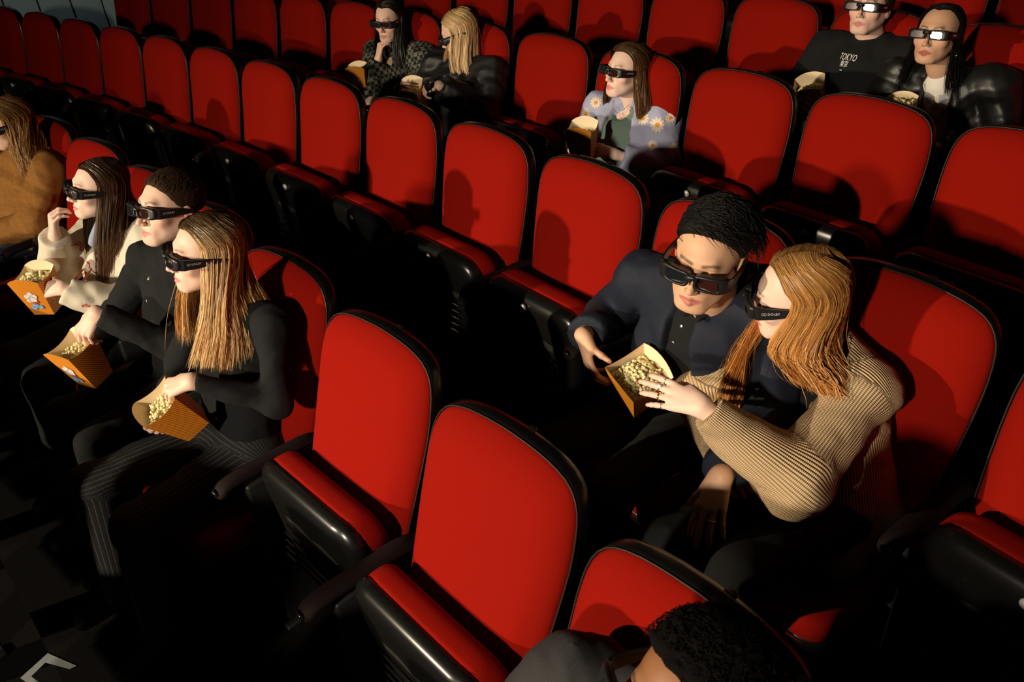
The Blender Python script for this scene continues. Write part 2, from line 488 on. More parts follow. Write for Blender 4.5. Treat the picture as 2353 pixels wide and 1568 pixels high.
def build_seat_meshes(key, slope):
    S = {}
    pts = outline()
    sh = -FLOOR
    # cushion: domed pad with soft bolstered edge
    rings = []
    for f, d in [(0.03, -0.014), (0.0, -0.006), (0.0, 0.000), (0.012, 0.007), (0.032, 0.014), (0.062, 0.022), (0.10, 0.0300), (0.15, 0.038), (0.21, 0.0450), (0.29, 0.0510), (0.40, 0.0555), (0.55, 0.058), (0.75, 0.0590), (0.9, 0.0590)]:
        rr = []
        for x, z in inset_pts(pts, f):
            lum = 0.006*math.exp(-((z-0.58)/0.10)**2)
            rr.append((x, back_y(z, slope)-d-lum*(1 if f > 0.2 else 0), z+sh))
        rings.append(rr)
    S['cushion'] = ring_mesh('back_cushion', rings, 'red_fabric')
    # shell behind
    sp = outline(grow=0.005)
    rings = []
    for f, d in [(0.05, 0.0), (0.0, 0.002), (0.0, 0.012), (0.004, 0.030), (0.03, 0.046), (0.12, 0.058), (0.4, 0.066), (0.8, 0.068)]:
        rings.append([(x, back_y(z, slope)+d, z+sh) for x, z in inset_pts(sp, f)])
    S['shell'] = ring_mesh('back_shell', [r[::-1] for r in rings], 'black_plastic')
    mb = MB()
    mb.tube([(x, back_y(z, slope)-0.001, z+sh) for x, z in outline(grow=0.004)], 0.0024, n=6, closed=True)
    S['piping'] = mb.mesh('piping', 'piping')
    # number badge on the top rim of the shell
    mb = MB()
    c = (0.035, back_y(1.0, slope)+0.045, 1.008+sh)
    mb.tube([(c[0], c[1], c[2]), (c[0], c[1], c[2]+0.002)], [0.014, 0.012], n=16)
    S['top_badge'] = mb.mesh('number_badge', 'piping')
    # folded cushion: pad towards the backrest, shell towards the aisle
    fold_dy = -0.022 if key == 'front' else -0.060
    thick_y = 1.0 if key == 'front' else 1.12
    def plate(z0, z1, y0, y1, w0, w1, lean, rc, seg=7):
        """rounded slab in the x-z plane between depths y0..y1"""
        out = []
        def rr(w_b, w_t, zb, zt, r):
            p = []
            for cx, cz, a0 in ((w_t-r, zt-r, 0), (-w_t+r, zt-r, 90), (-w_b+r, zb+r, 180), (w_b-r, zb+r, 270)):
                for k in range(seg):
                    a = math.radians(a0+90*k/(seg-1)); p.append((cx+r*math.cos(a), cz+r*math.sin(a)))
            return p
        return rr(w0, w1, z0, z1, rc)
    def slab(name, mat, prof, z0, z1, w0, w1, rc, lean, bow):
        rings = []
        prof = [(y*thick_y+fold_dy, f) for y, f in prof]
        base = plate(z0, z1, 0, 0, w0, w1, lean, rc)
        zc = (z0+z1)/2
        for y, f in prof:
            rings.append([(x*(1-f*0.5), y-lean*(z-z0)+bow*(x/w1)**2, zc+(z-zc)*(1-f)+sh) for x, z in base])
        return ring_mesh(name, rings, mat, close_last=True, close_first=True)
    S['fold_pad'] = slab('seat_cushion', 'red_fabric', [(-0.006, 0.22), (-0.016, 0.07), (-0.030, 0.015), (-0.050, 0.0), (-0.075, 0.0), (-0.088, 0.02)],
                         0.30, 0.635, 0.215, 0.243, 0.085, 0.06, 0.012)
    S['fold_shell'] = slab('seat_shell', 'black_plastic', [(-0.080, 0.03), (-0.090, -0.012), (-0.104, -0.012), (-0.118, 0.03), (-0.128, 0.10), (-0.134, 0.3)],
                           0.285, 0.632, 0.215, 0.246, 0.085, 0.06, 0.012)
    mb = MB()
    for k in range(5):
        yy = -0.140*thick_y+fold_dy-0.004*k
        mb.tube([(-0.15, yy, 0.42-0.028*k+sh), (0.15, yy, 0.42-0.028*k+sh)], 0.0035, n=6)
    S['ribs'] = mb.mesh('ribs', 'black_plastic')
    S['grille'] = slab('grille', 'perforated_grille', [(-0.128, 0.0), (-0.140, 0.03), (-0.143, 0.2)], 0.445, 0.560, 0.17, 0.18, 0.04, 0.07, 0.012)
    mb = MB()
    yb = -0.134*thick_y+fold_dy-0.060*(0.592-0.285)+0.004
    mb.tube([(0, yb, 0.592+sh), (0, yb-0.010, 0.591+sh)], [0.015, 0.013], n=20, squash=1.0)
    S['badge'] = mb.mesh('seat_badge', 'badge_metal')
    mb = MB()
    for dx in (-0.005, 0.004):
        mb.box((dx, yb-0.0105, 0.592+sh), (0.0035, 0.002, 0.013))
    S['badge_ink'] = mb.mesh('badge_number', 'badge_ink', False)
    # cushion lying flat under a sitter
    def flat(name, mat, prof, w, y0, y1, rc):
        base = []
        for cx, cy, a0 in ((w-rc, y1-rc, 0), (-w+rc, y1-rc, 90), (-w+rc, y0+rc, 180), (w-rc, y0+rc, 270)):
            for k in range(7):
                a = math.radians(a0+90*k/6); base.append((cx+rc*math.cos(a), cy+rc*math.sin(a)))
        yc = (y0+y1)/2
        rings = [[(x*(1-f), yc+(y-yc)*(1-f), z+0.05*(yc-y)+sh) for x, y in base] for z, f in prof]
        return ring_mesh(name, rings, mat, True, True)
    S['flat_pad'] = flat('seat_cushion', 'red_fabric', [(0.245, 0.0), (0.30, 0.0), (0.322, 0.02), (0.333, 0.08), (0.337, 0.3)], 0.243, -0.43, 0.02, 0.07)
    S['flat_shell'] = flat('seat_shell', 'black_plastic', [(0.19, 0.15), (0.21, 0.04), (0.25, 0.0), (0.262, 0.0)], 0.247, -0.43, 0.02, 0.07)
    # armrest on the sitter's right and its standard
    def arm(xx):
        mb = MB()
        path = [(xx, 0.07, 0.540+sh), (xx, 0.02, 0.558+sh), (xx, -0.10, 0.562+sh), (xx, -0.20, 0.566+sh), (xx, -0.255, 0.560+sh), (xx, -0.28, 0.535+sh)]
        mb.tube(catmull(path, 16), [0.029]*12+[0.030, 0.030, 0.027, 0.016], n=12, squash=0.62)
        return mb.mesh('armrest', 'maroon_vinyl')
    def stand(xx):
        mb = MB()
        mb.box((xx, -0.05, 0.215+sh), (0.034, 0.30, 0.62), bev=0.012)
        mb.box((xx, -0.03, -0.11+sh), (0.07, 0.38, 0.02), bev=0.006)
        return mb.mesh('standard', 'dull_black_plastic')
    S['arm_r'] = arm(-0.28); S['arm_l'] = arm(0.28)
    S['stand_r'] = stand(-0.28); S['stand_l'] = stand(0.28)
    mb = MB()
    mb.tube([(-0.28, -0.281, 0.553+sh), (-0.28, -0.289, 0.550+sh)], [0.017, 0.013], n=14)
    S['cap_r'] = mb.mesh('end_cap', 'black_plastic')
    mb = MB()
    mb.tube([(-0.262, -0.02+fold_dy*.6, 0.30+sh), (0.262, -0.02+fold_dy*.6, 0.30+sh)], 0.016, n=10)
    S['hinge'] = mb.mesh('hinge_bar', 'steel_black')
    SEATMESH[key] = S
build_seat_meshes('rear', math.tan(0.20776))
build_seat_meshes('front', math.tan(0.34))
def make_seat(row, c, label, occupied=False, last=False, group=None):
    S = SEATMESH['front' if row <= 0 else 'rear']
    r = empty('cinema_chair', seat_frame(row, c))
    tag(r, label, 'seat', group)
    obj('back_cushion', S['cushion'], r)
    b = obj('back_shell', S['shell'], r)
    obj('piping', S['piping'], b); obj('number_badge', S['top_badge'], b)
    if occupied:
        obj('seat_cushion', S['flat_pad'], r); obj('seat_shell', S['flat_shell'], r)
    else:
        obj('seat_cushion', S['fold_pad'], r)
        s = obj('seat_shell', S['fold_shell'], r)
        obj('grille', S['grille'], s); obj('ribs', S['ribs'], s)
        if row > 0:
            obj('seat_badge', S['badge'], s)
    a = obj('armrest', S['arm_r'], r); obj('end_cap', S['cap_r'], a)
    obj('standard', S['stand_r'], r)
    obj('hinge_bar', S['hinge'], r)
    if last:
        obj('armrest', S['arm_l'], r); obj('standard', S['stand_l'], r)
    return r
ORD = ['zeroth', 'first', 'second', 'third', 'fourth', 'fifth', 'sixth', 'seventh', 'eighth', 'ninth', 'tenth', 'eleventh', 'twelfth', 'thirteenth', 'fourteenth', 'fifteenth']
ROWTXT = {-1: 'row behind the camera', 0: 'front row', 1: 'second row', 2: 'third row', 3: 'fourth row', 4: 'rearmost row'}
OCC = {(0, 0): 'the curly-haired man at the bottom edge', (0, 3): 'the blonde woman in black', (0, 4): 'the young man in a black jacket', (0, 5): 'the girl in the cream hoodie',
       (0, 7): 'the person in a tan jacket', (1, -1): 'the dark-haired man in a navy jacket', (1, -2): 'the red-haired woman in a beige sweater',
       (2, 2): 'the woman in a plaid shirt', (2, 1): 'the blonde in a black bomber jacket', (2, -1): 'the woman in a daisy cardigan',
       (3, -1): 'the man in a TOKYO hoodie', (3, -2): 'the woman in a black leather jacket'}
PLAN = {-1: range(1, 11), 0: range(-1, 10), 1: range(-3, 12), 2: range(-5, 9), 3: range(-4, 10), 4: range(-4, 6)}
for row, cols in PLAN.items():
    for i, c in enumerate(cols):
        if (row, c) in OCC:
            lab = 'red cinema seat holding '+OCC[(row, c)]
        elif row == -1:
            lab = 'empty red cinema seat out of frame, %s from the right nearest the screen' % ORD[i+1]
        else:
            lab = 'empty red folding cinema seat, %s from the right in the %s' % (ORD[i+1], ROWTXT[row])
        make_seat(row, c, lab, (row, c) in OCC, last=(i == 0), group='red seats of the '+ROWTXT[row])
# ------------------------------------------------------------------ implicit surfaces for bodies and cloth
def d_cap(P, a, b, ra, rb):
    ba = b-a; l2 = float(ba@ba)+1e-12
    t = np.clip(((P-a)@ba)/l2, 0, 1)
    q = P-a-t[:, None]*ba
    return np.sqrt((q*q).sum(1))-(ra+(rb-ra)*t)
def d_ell(P, c, rad, R=None):
    q = P-c
    if R is not None:
        q = q@R
    k0 = np.sqrt(((q/rad)**2).sum(1)); k1 = np.sqrt(((q/(rad*rad))**2).sum(1))+1e-9
    return k0*(k0-1)/k1
class SDF:
    def __init__(self, k=0.02):
        self.ops = []; self.k = k
    def cap(self, a, b, ra, rb=None, k=None, op='u', flat=None):
        self.ops.append((op, 'cap', (np.asarray(a, float), np.asarray(b, float), ra, ra if rb is None else rb), self.k if k is None else k))
        return self
    def ell(self, c, rad, R=None, k=None, op='u'):
        rad = np.asarray(rad, float)
        self.ops.append((op, 'ell', (np.asarray(c, float), rad, None if R is None else np.asarray(R, float)), self.k if k is None else k))
        return self
    def half(self, p, n, k=0.004):
        """cut away everything on the side n points to"""
        n = np.asarray(n, float); n = n/np.linalg.norm(n)
        self.ops.append(('s', 'half', (np.asarray(p, float), n), k)); return self
    def cut(self, p, n, r, k=0.003):
        """cut away, only within radius r of p, what lies on the side n points to"""
        n = np.asarray(n, float); n = n/np.linalg.norm(n)
        self.ops.append(('s', 'cut', (np.asarray(p, float), n, r), k)); return self
    @staticmethod
    def dist(kind, pr, P):
        if kind == 'cap':
            return d_cap(P, *pr)
        if kind == 'ell':
            return d_ell(P, *pr)
        if kind == 'cut':
            q = P-pr[0]
            return np.maximum(-(q@pr[1]), np.sqrt((q*q).sum(1))-pr[2])
        return -((P-pr[0])@pr[1])   # half: negative on the removed side
    def bounds(self):
        lo = np.full(3, 9.0); hi = -lo
        for op, kind, pr, k in self.ops:
            if op != 'u':
                continue
            if kind == 'cap':
                a, b, ra, rb = pr; r = max(ra, rb)
                lo = np.minimum(lo, np.minimum(a, b)-r); hi = np.maximum(hi, np.maximum(a, b)+r)
            else:
                r = pr[1].max(); lo = np.minimum(lo, pr[0]-r); hi = np.maximum(hi, pr[0]+r)
        return lo, hi
    def field(self, lo, h, shape, limit_boxes=()):
        F = np.full(shape, 0.08, dtype=np.float32)
        ax = [lo[i]+h*np.arange(shape[i]) for i in range(3)]
        for op, kind, pr, k in self.ops:
            m = max(k, 0.0)+0.03
            if kind == 'cap':
                a, b, ra, rb = pr; r = max(ra, rb)+m; l = np.minimum(a, b)-r; u = np.maximum(a, b)+r
            elif kind == 'ell':
                r = pr[1].max()+m; l = pr[0]-r; u = pr[0]+r
            elif kind == 'cut':
                l = pr[0]-pr[2]-m; u = pr[0]+pr[2]+m
            else:
                l = lo-1; u = lo+99
            i0 = [max(0, int(math.floor((l[i]-lo[i])/h))) for i in range(3)]
            i1 = [min(shape[i], int(math.ceil((u[i]-lo[i])/h))+1) for i in range(3)]
            if any(i1[i] <= i0[i] for i in range(3)):
                continue
            X, Y, Z = np.meshgrid(ax[0][i0[0]:i1[0]], ax[1][i0[1]:i1[1]], ax[2][i0[2]:i1[2]], indexing='ij')
            P = np.stack([X.ravel(), Y.ravel(), Z.ravel()], 1)
            D = self.dist(kind, pr, P).reshape(X.shape).astype(np.float32)
            sub = F[i0[0]:i1[0], i0[1]:i1[1], i0[2]:i1[2]]
            if op == 'u':
                if k > 1e-6:
                    hh = np.maximum(k-np.abs(sub-D), 0)/k
                    new = np.minimum(sub, D)-hh*hh*k*0.25
                else:
                    new = np.minimum(sub, D)
            elif op == 's':
                D = -D
                if k > 1e-6:
                    hh = np.maximum(k-np.abs(sub-D), 0)/k
                    new = np.maximum(sub, D)+hh*hh*k*0.25
                else:
                    new = np.maximum(sub, D)
            F[i0[0]:i1[0], i0[1]:i1[1], i0[2]:i1[2]] = new
        return F
    def mesh(self, h, wrinkle=None, smooth=1):
        lo, hi = self.bounds()
        lo = lo-3*h-0.006; hi = hi+3*h+0.006
        shape = tuple(int(math.ceil((hi[i]-lo[i])/h))+1 for i in range(3))
        F = self.field(lo, h, shape)
        if wrinkle is not None:
            near = np.abs(F) < 0.03
            idx = np.argwhere(near)
            P = lo+h*idx
            F[near] += wrinkle(P).astype(np.float32)
        V, Q = surface_net(F, lo, h)
        for _ in range(smooth):
            V = relax(V, Q)
        return V, Q
def surface_net(F, lo, h):
    ins = F < 0
    nx, ny, nz = F.shape
    c = np.zeros((nx-1, ny-1, nz-1), dtype=np.int8)
    for dx in (0, 1):
        for dy in (0, 1):
            for dz in (0, 1):
                c += ins[dx:nx-1+dx, dy:ny-1+dy, dz:nz-1+dz]
    act = (c > 0) & (c < 8)
    cells = np.argwhere(act)
    idx = np.full(act.shape, -1, dtype=np.int64)
    idx[act] = np.arange(len(cells))
    acc = np.zeros((len(cells), 3)); cnt = np.zeros(len(cells))
    corner = [(0, 0, 0), (1, 0, 0), (0, 1, 0), (1, 1, 0), (0, 0, 1), (1, 0, 1), (0, 1, 1), (1, 1, 1)]
    vals = [F[cells[:, 0]+a, cells[:, 1]+b, cells[:, 2]+d] for a, b, d in corner]
    for i in range(8):
        for ax in range(3):
            j = i | (1 << ax)
            if j == i:
                continue
            a, b = vals[i], vals[j]
            m = (a < 0) != (b < 0)
            t = np.where(m, a/(a-b+1e-20), 0)
            p = np.array(corner[i], float)[None, :].repeat(len(cells), 0)
            p[:, ax] += t
            acc[m] += p[m]; cnt[m] += 1
    V = lo+h*(cells+acc/np.maximum(cnt, 1)[:, None])
    quads = []
    for ax in range(3):
        sl0 = [slice(None)]*3; sl1 = [slice(None)]*3
        sl0[ax] = slice(0, -1); sl1[ax] = slice(1, None)
        a = ins[tuple(sl0)]; b = ins[tuple(sl1)]
        o1, o2 = (ax+1) % 3, (ax+2) % 3
        for flip in (False, True):
            m = (a & ~b) if not flip else (~a & b)
            e = np.argwhere(m)
            e = e[(e[:, o1] > 0) & (e[:, o2] > 0) & (e[:, o1] < F.shape[o1]-1) & (e[:, o2] < F.shape[o2]-1)]
            if not len(e):
                continue
            def cell(d1, d2):
                q = e.copy(); q[:, o1] += d1; q[:, o2] += d2
                return idx[q[:, 0], q[:, 1], q[:, 2]]
            q = np.stack([cell(-1, -1), cell(0, -1), cell(0, 0), cell(-1, 0)], 1)
            quads.append(q[:, ::-1] if flip else q)
    Q = np.concatenate(quads)
    Q = Q[(Q >= 0).all(1)]
    return V, Q
def relax(V, Q, lam=0.5):
    s = np.zeros_like(V); n = np.zeros(len(V))
    for i in range(4):
        j = (i+1) % 4
        np.add.at(s, Q[:, i], V[Q[:, j]]); np.add.at(n, Q[:, i], 1)
        np.add.at(s, Q[:, j], V[Q[:, i]]); np.add.at(n, Q[:, j], 1)
    return V+(s/np.maximum(n, 1)[:, None]-V)*lam
def wrinkles(amp, scale, seed):
    r = np.random.default_rng(seed)
    K = [(r.normal(size=3)*scale, r.uniform(0, 6.28), r.normal(size=3)*scale*0.4, r.uniform(0, 6.28)) for _ in range(5)]
    def f(P):
        w = np.zeros(len(P))
        for k, p, k2, p2 in K:
            w += np.sin(P@k+p+1.6*np.sin(P@k2+p2))**3
        return amp*w/2.2
    return f
def set_attr(me, name, data, kind='FLOAT_COLOR'):
    at = me.attributes.new(name, kind, 'POINT')
    d = np.asarray(data, dtype=np.float32)
    if kind == 'FLOAT_COLOR':
        if d.shape[1] == 3:
            d = np.concatenate([d, np.ones((len(d), 1), np.float32)], 1)
        at.data.foreach_set('color', d.ravel())
    else:
        at.data.foreach_set('vector', d.ravel())
def limb_attr(V, sdf):
    """axial / around coordinates on the nearest limb, for ribs and stripes"""
    best = np.full(len(V), 9e9); out = np.zeros((len(V), 3))
    for op, kind, pr, k in sdf.ops:
        if op != 'u' or kind != 'cap':
            continue
        D = d_cap(V, *pr)
        a, b, ra, rb = pr; ax = b-a; L = np.linalg.norm(ax)
        if L < 1e-4:
            continue
        ax = ax/L
        ref = np.array([0.45, -0.6, 0.66]); u = ref-ax*(ref@ax); u /= np.linalg.norm(u)+1e-9; w = np.cross(ax, u)
        q = V-a
        m = D < best
        best = np.where(m, D, best)
        out[m, 0] = (q@ax)[m]; out[m, 1] = (np.arctan2(q@w, q@u)*(ra+rb)/2)[m]
    return out
def garment(name, sdf, mat, parent, h=0.009, wr=(0.006, 28, 1), smooth=1, limb=False):
    V, Q = sdf.mesh(h, wrinkles(*wr) if wr else None, smooth)
    me = fast_mesh(name, V, Q, mat)
    if limb:
        set_attr(me, 'limb', limb_attr(V, sdf), 'FLOAT_VECTOR')
    o = obj(name, me, parent)
    o['_'] = 0; del o['_']
    return o, V, Q
def rot_head(yaw, pitch, roll):
    M = Matrix.Rotation(math.radians(yaw), 3, 'Z') @ Matrix.Rotation(math.radians(pitch), 3, 'X') @ Matrix.Rotation(math.radians(roll), 3, 'Y')
    return np.array(M)

# ------------------------------------------------------------------ head
def head_sdf(c, R, sc, neck, male=False, chub=1.0, nose=1.0, lips=1.0, ears=True):
    """head about c with rotation R; neck = world point of the neck base"""
    S = SDF(0.02)
    def T(p):
        return c+R@(np.asarray(p, float)*sc)
    def E(p, r, k=0.02, op='u', R2=None):
        S.ell(T(p), np.asarray(r)*sc, R if R2 is None else R@R2, k*sc, op)
    def C(a, b, ra, rb=None, k=0.02, op='u'):
        S.cap(T(a), T(b), ra*sc, None if rb is None else rb*sc, k*sc, op)
    E((0, .014, .036), (.0735, .093, .078), 0)
    E((0, -.030, -.008), (.061*chub, .058, .078), .03)
    E((0, -.030, -.066), (.053*chub, .052, .044), .03)
    jw = .056 if male else .050
    for s in (-1, 1):
        C((s*jw*chub, .004, -.045), (s*.026, -.070, -.096), .015, .013, .025)
        E((s*.043*chub, -.062, -.028), (.020, .018, .016), .025)
    E((0, -.078, -.099), (.026 if male else .020, .016, .015), .024)
    E((0, -.076, -.068), (.030, .020, .026), .02)
    C((-.030, -.079, .023), (.030, -.079, .023), .011 if male else .009, None, .02)
    for s in (-1, 1):
        E((s*.032, -.101, .001), (.019, .015, .012), .018, 's')
        E((s*.0315, -.0775, .000), (.0135, .0125, .0115), .004)
    C((0, -.086, .010), (0, -.1095*nose, -.034), .0065, .0088, .010)
    E((0, -.1125*nose, -.038), (.0095, .0095, .0085), .006)
    for s in (-1, 1):
        E((s*.0105, -.102, -.0425), (.0068, .0085, .0065), .005)
    for s in (-1, 1):
        C((0, -.0955, -.0665), (s*.0250, -.0825, -.0705), .0055*lips, .0025, .005)
        C((0, -.0942, -.0770), (s*.0225, -.0825, -.0725), .0066*lips, .0025, .005)
    C((-.022, -.0925, -.0716), (0, -.1015, -.0713), .0016, .0022, .003, 's')
    C((.022, -.0925, -.0716), (0, -.1015, -.0713), .0016, .0022, .003, 's')
    if ears:
        ear = np.array(Matrix.Rotation(math.radians(14), 3, 'X'))
        for s in (-1, 1):
            E((s*.0755, .016, -.012), (.0085, .0175, .031), .006, 'u', ear)
            E((s*.0860, .010, -.008), (.0065, .0095, .018), .006, 's', ear)
    nr = .057 if male else .047
    nb = np.asarray(neck, float)
    S.cap(T((0, .020, -.060)), nb*0.5+T((0, .02, -.06))*0.5, nr*sc, nr*sc*1.0, .028)
    S.cap(nb*0.5+T((0, .02, -.06))*0.5, nb, nr*sc, nr*sc*1.18, .02)
    return S, T
def head_mask(V, T, R, c, sc):
    q = ((V-c)@R)/sc         # into the head frame
    m = np.zeros((len(V), 3))
    front = q[:, 1] < -.06
    dl = np.full(len(V), 9.0)
    for s in (-1, 1):
        for a, b, ra, rb in (((0, -.0955, -.0665), (s*.0250, -.0825, -.0705), .0062, .003), ((0, -.0942, -.0770), (s*.0225, -.0825, -.0725), .0072, .003)):
            dl = np.minimum(dl, d_cap(q*np.array([1, 0, 1]), np.array(a)*np.array([1, 0, 1]), np.array(b)*np.array([1, 0, 1]), ra*.85, rb*.6))
    m[:, 0] = np.clip(1-np.maximum(dl, 0)/.0024, 0, 1)*front
    db = np.full(len(V), 9.0)
    for s in (-1, 1):
        for a, b in (((s*.014, -.094, .0235), (s*.034, -.090, .030)), ((s*.034, -.090, .030), (s*.052, -.074, .024))):
            db = np.minimum(db, d_cap(q, np.array(a), np.array(b), .0030, .0022))
    m[:, 1] = np.clip(1-np.maximum(db, 0)/.003, 0, 1)*front*0.75
    # lash line
    for s in (-1, 1):
        dd = d_cap(q, np.array((s*.020, -.092, -.001)), np.array((s*.044, -.086, -.001)), .002, .002)
        m[:, 1] = np.maximum(m[:, 1], np.clip(1-np.maximum(dd, 0)/.002, 0, 1)*front)
    ch = np.full(len(V), 9.0)
    for p, r in (((0, -.115, -.038), .016), ((.042, -.075, -.035), .026), ((-.042, -.075, -.035), .026), ((.078, .014, -.02), .03), ((-.078, .014, -.02), .03)):
        ch = np.minimum(ch, np.linalg.norm(q-np.array(p), axis=1)-r)
    m[:, 2] = np.clip(-ch/.02, 0, 1)*0.55
    return m
# ------------------------------------------------------------------ hands
FING = [((.028, .086, 0.0), (.040, .024, .019), .0086), ((.0085, .092, .002), (.044, .028, .020), .0088),
        ((-.0115, .087, .001), (.041, .026, .020), .0083), ((-.030, .077, -.002), (.032, .019, .018), .0074)]
def hand_mesh(W, d, nb, side, curls, thumb=(25, 20, 20), spread=(6, 1, -4, -10), sc=1.0, forearm=None, long=1.0, h=0.0026):
    """W wrist; d towards the knuckles; nb back-of-hand normal; curls: per finger (mcp, pip, dip) degrees"""
    W = np.asarray(W, float); d = np.asarray(d, float); d /= np.linalg.norm(d)
    nb = np.asarray(nb, float); nb = nb-d*(nb@d); nb /= np.linalg.norm(nb)
    T = np.cross(nb, d) if side == 'R' else np.cross(d, nb)
    B = np.stack([T, d, nb], 1)
    def L(p):
        return W+B@(np.asarray(p, float)*sc)
    S = SDF(0.012)
    S.cap(L((.012, .0, 0)), L((.024, .078, 0)), .0150*sc, .0105*sc)
    S.cap(L((.004, .0, 0)), L((.0085, .082, .002)), .0160*sc, .0105*sc)
    S.cap(L((-.006, .0, 0)), L((-.0115, .078, .001)), .0150*sc, .0100*sc)
    S.cap(L((-.012, .002, 0)), L((-.028, .068, -.002)), .0135*sc, .0095*sc)
    S.cap(L((.016, .012, -.006)), L((.030, .045, -.010)), .0140*sc, .0130*sc)
    tips = []; pip = []
    def ang(v, n, a):
        a = math.radians(a)
        return v*math.cos(a)-n*math.sin(a)
    joints = []
    for i, (kn, ln, r) in enumerate(FING):
        sp = math.radians(spread[i])
        fd = np.array([math.sin(sp), math.cos(sp), 0.0]); nn = np.array([0, 0, 1.0])
        p = np.array(kn); tot = 0; rr = r; chain = [p.copy()]
        for j in range(3):
            tot += curls[i][j]
            dirv = ang(fd, nn, tot)
            q2 = p+dirv*ln[j]*long
            r2 = rr*(0.93 if j < 2 else 0.80)
            S.cap(L(p), L(q2), rr*sc, r2*sc, 0.004 if j else 0.007)
            p = q2; rr = r2; chain.append(p.copy())
        nrm = ang(nn, -fd, tot)
        tips.append((L(p), B@dirv, B@nrm, rr*sc)); joints.append([L(x) for x in chain])
    # thumb
    a, b, c2 = thumb
    base = np.array([.030, .042, -.012])
    side_v = np.array([1.0, 0, 0]); fw = np.array([0, 1.0, 0]); pn = np.array([0, 0, -1.0])
    t0 = math.radians(a)
    dirv = side_v*math.sin(math.radians(38))*math.cos(t0)+fw*math.cos(math.radians(38))+pn*math.sin(t0)*0.8
    dirv /= np.linalg.norm(dirv)
    p = base; rr = .0112; S.cap(L((.018, .012, -.006)), L(base), .0145*sc, .0115*sc)
    bend = pn*0.6-side_v*0.5
    for j, (ln, bb) in enumerate(((.034, b), (.029, c2))):
        q2 = p+dirv*ln*long; S.cap(L(p), L(q2), rr*sc, rr*(0.9 if j == 0 else .78)*sc, .005); p = q2; rr *= 0.88
        dirv = dirv+bend*math.sin(math.radians(bb)); dirv /= np.linalg.norm(dirv)
    tips.append((L(p), B@dirv, B@np.array([0.3, 0, .95]), rr*sc))
    if forearm is not None:
        fa = np.asarray(forearm, float)
        S.cap(W+(fa-W)*0.0, W+(fa-W)*0.5, .0235*sc, .030*sc, .014)
    V, Q = S.mesh(h, None, 1)
    m = np.zeros((len(V), 3))
    for tp, dv, nv, r in tips:
        q = V-(tp-dv*0.001)
        ax = q@dv; up = q@nv; la = np.linalg.norm(q-np.outer(ax, dv)-np.outer(up, nv), axis=1)
        nail = (ax > -.004*sc) & (ax < .010*sc) & (up > r*0.25) & (la < r*0.75)
        m[nail, 0] = 1.0
    for ch in joints:
        for x in ch[1:3]:
            dd = np.linalg.norm(V-x, axis=1); m[:, 2] = np.maximum(m[:, 2], np.clip(1-dd/.014, 0, 1)*0.5)
    return V, Q, m, dict(tips=tips, joints=joints, B=B)
def ring_geo(hand, finger, seg, frac, r, thick, mat, parent, stone=None):
    a = Vector(hand['joints'][finger][seg]); b = Vector(hand['joints'][finger][seg+1])
    c = a.lerp(b, frac); ax = (b-a).normalized()
    u = ax.orthogonal().normalized(); w = ax.cross(u)
    mb = MB()
    mb.tube([c+(u*math.cos(t)+w*math.sin(t))*r for t in np.linspace(0, 2*math.pi, 19)[:-1]], thick, n=6, closed=True)
    o = obj('ring', mb.mesh('ring', mat), parent)
    if stone:
        nb = Vector(hand['B'][:, 2])
        mb = MB(); p = c+nb*(r+0.001)
        mb.tube([p-nb*.002, p, p+nb*.002, p+nb*.0035], [.003, .0052, .0048, .001], n=10)
        obj('ring_stone', mb.mesh('ring_stone', stone), o)
    return o
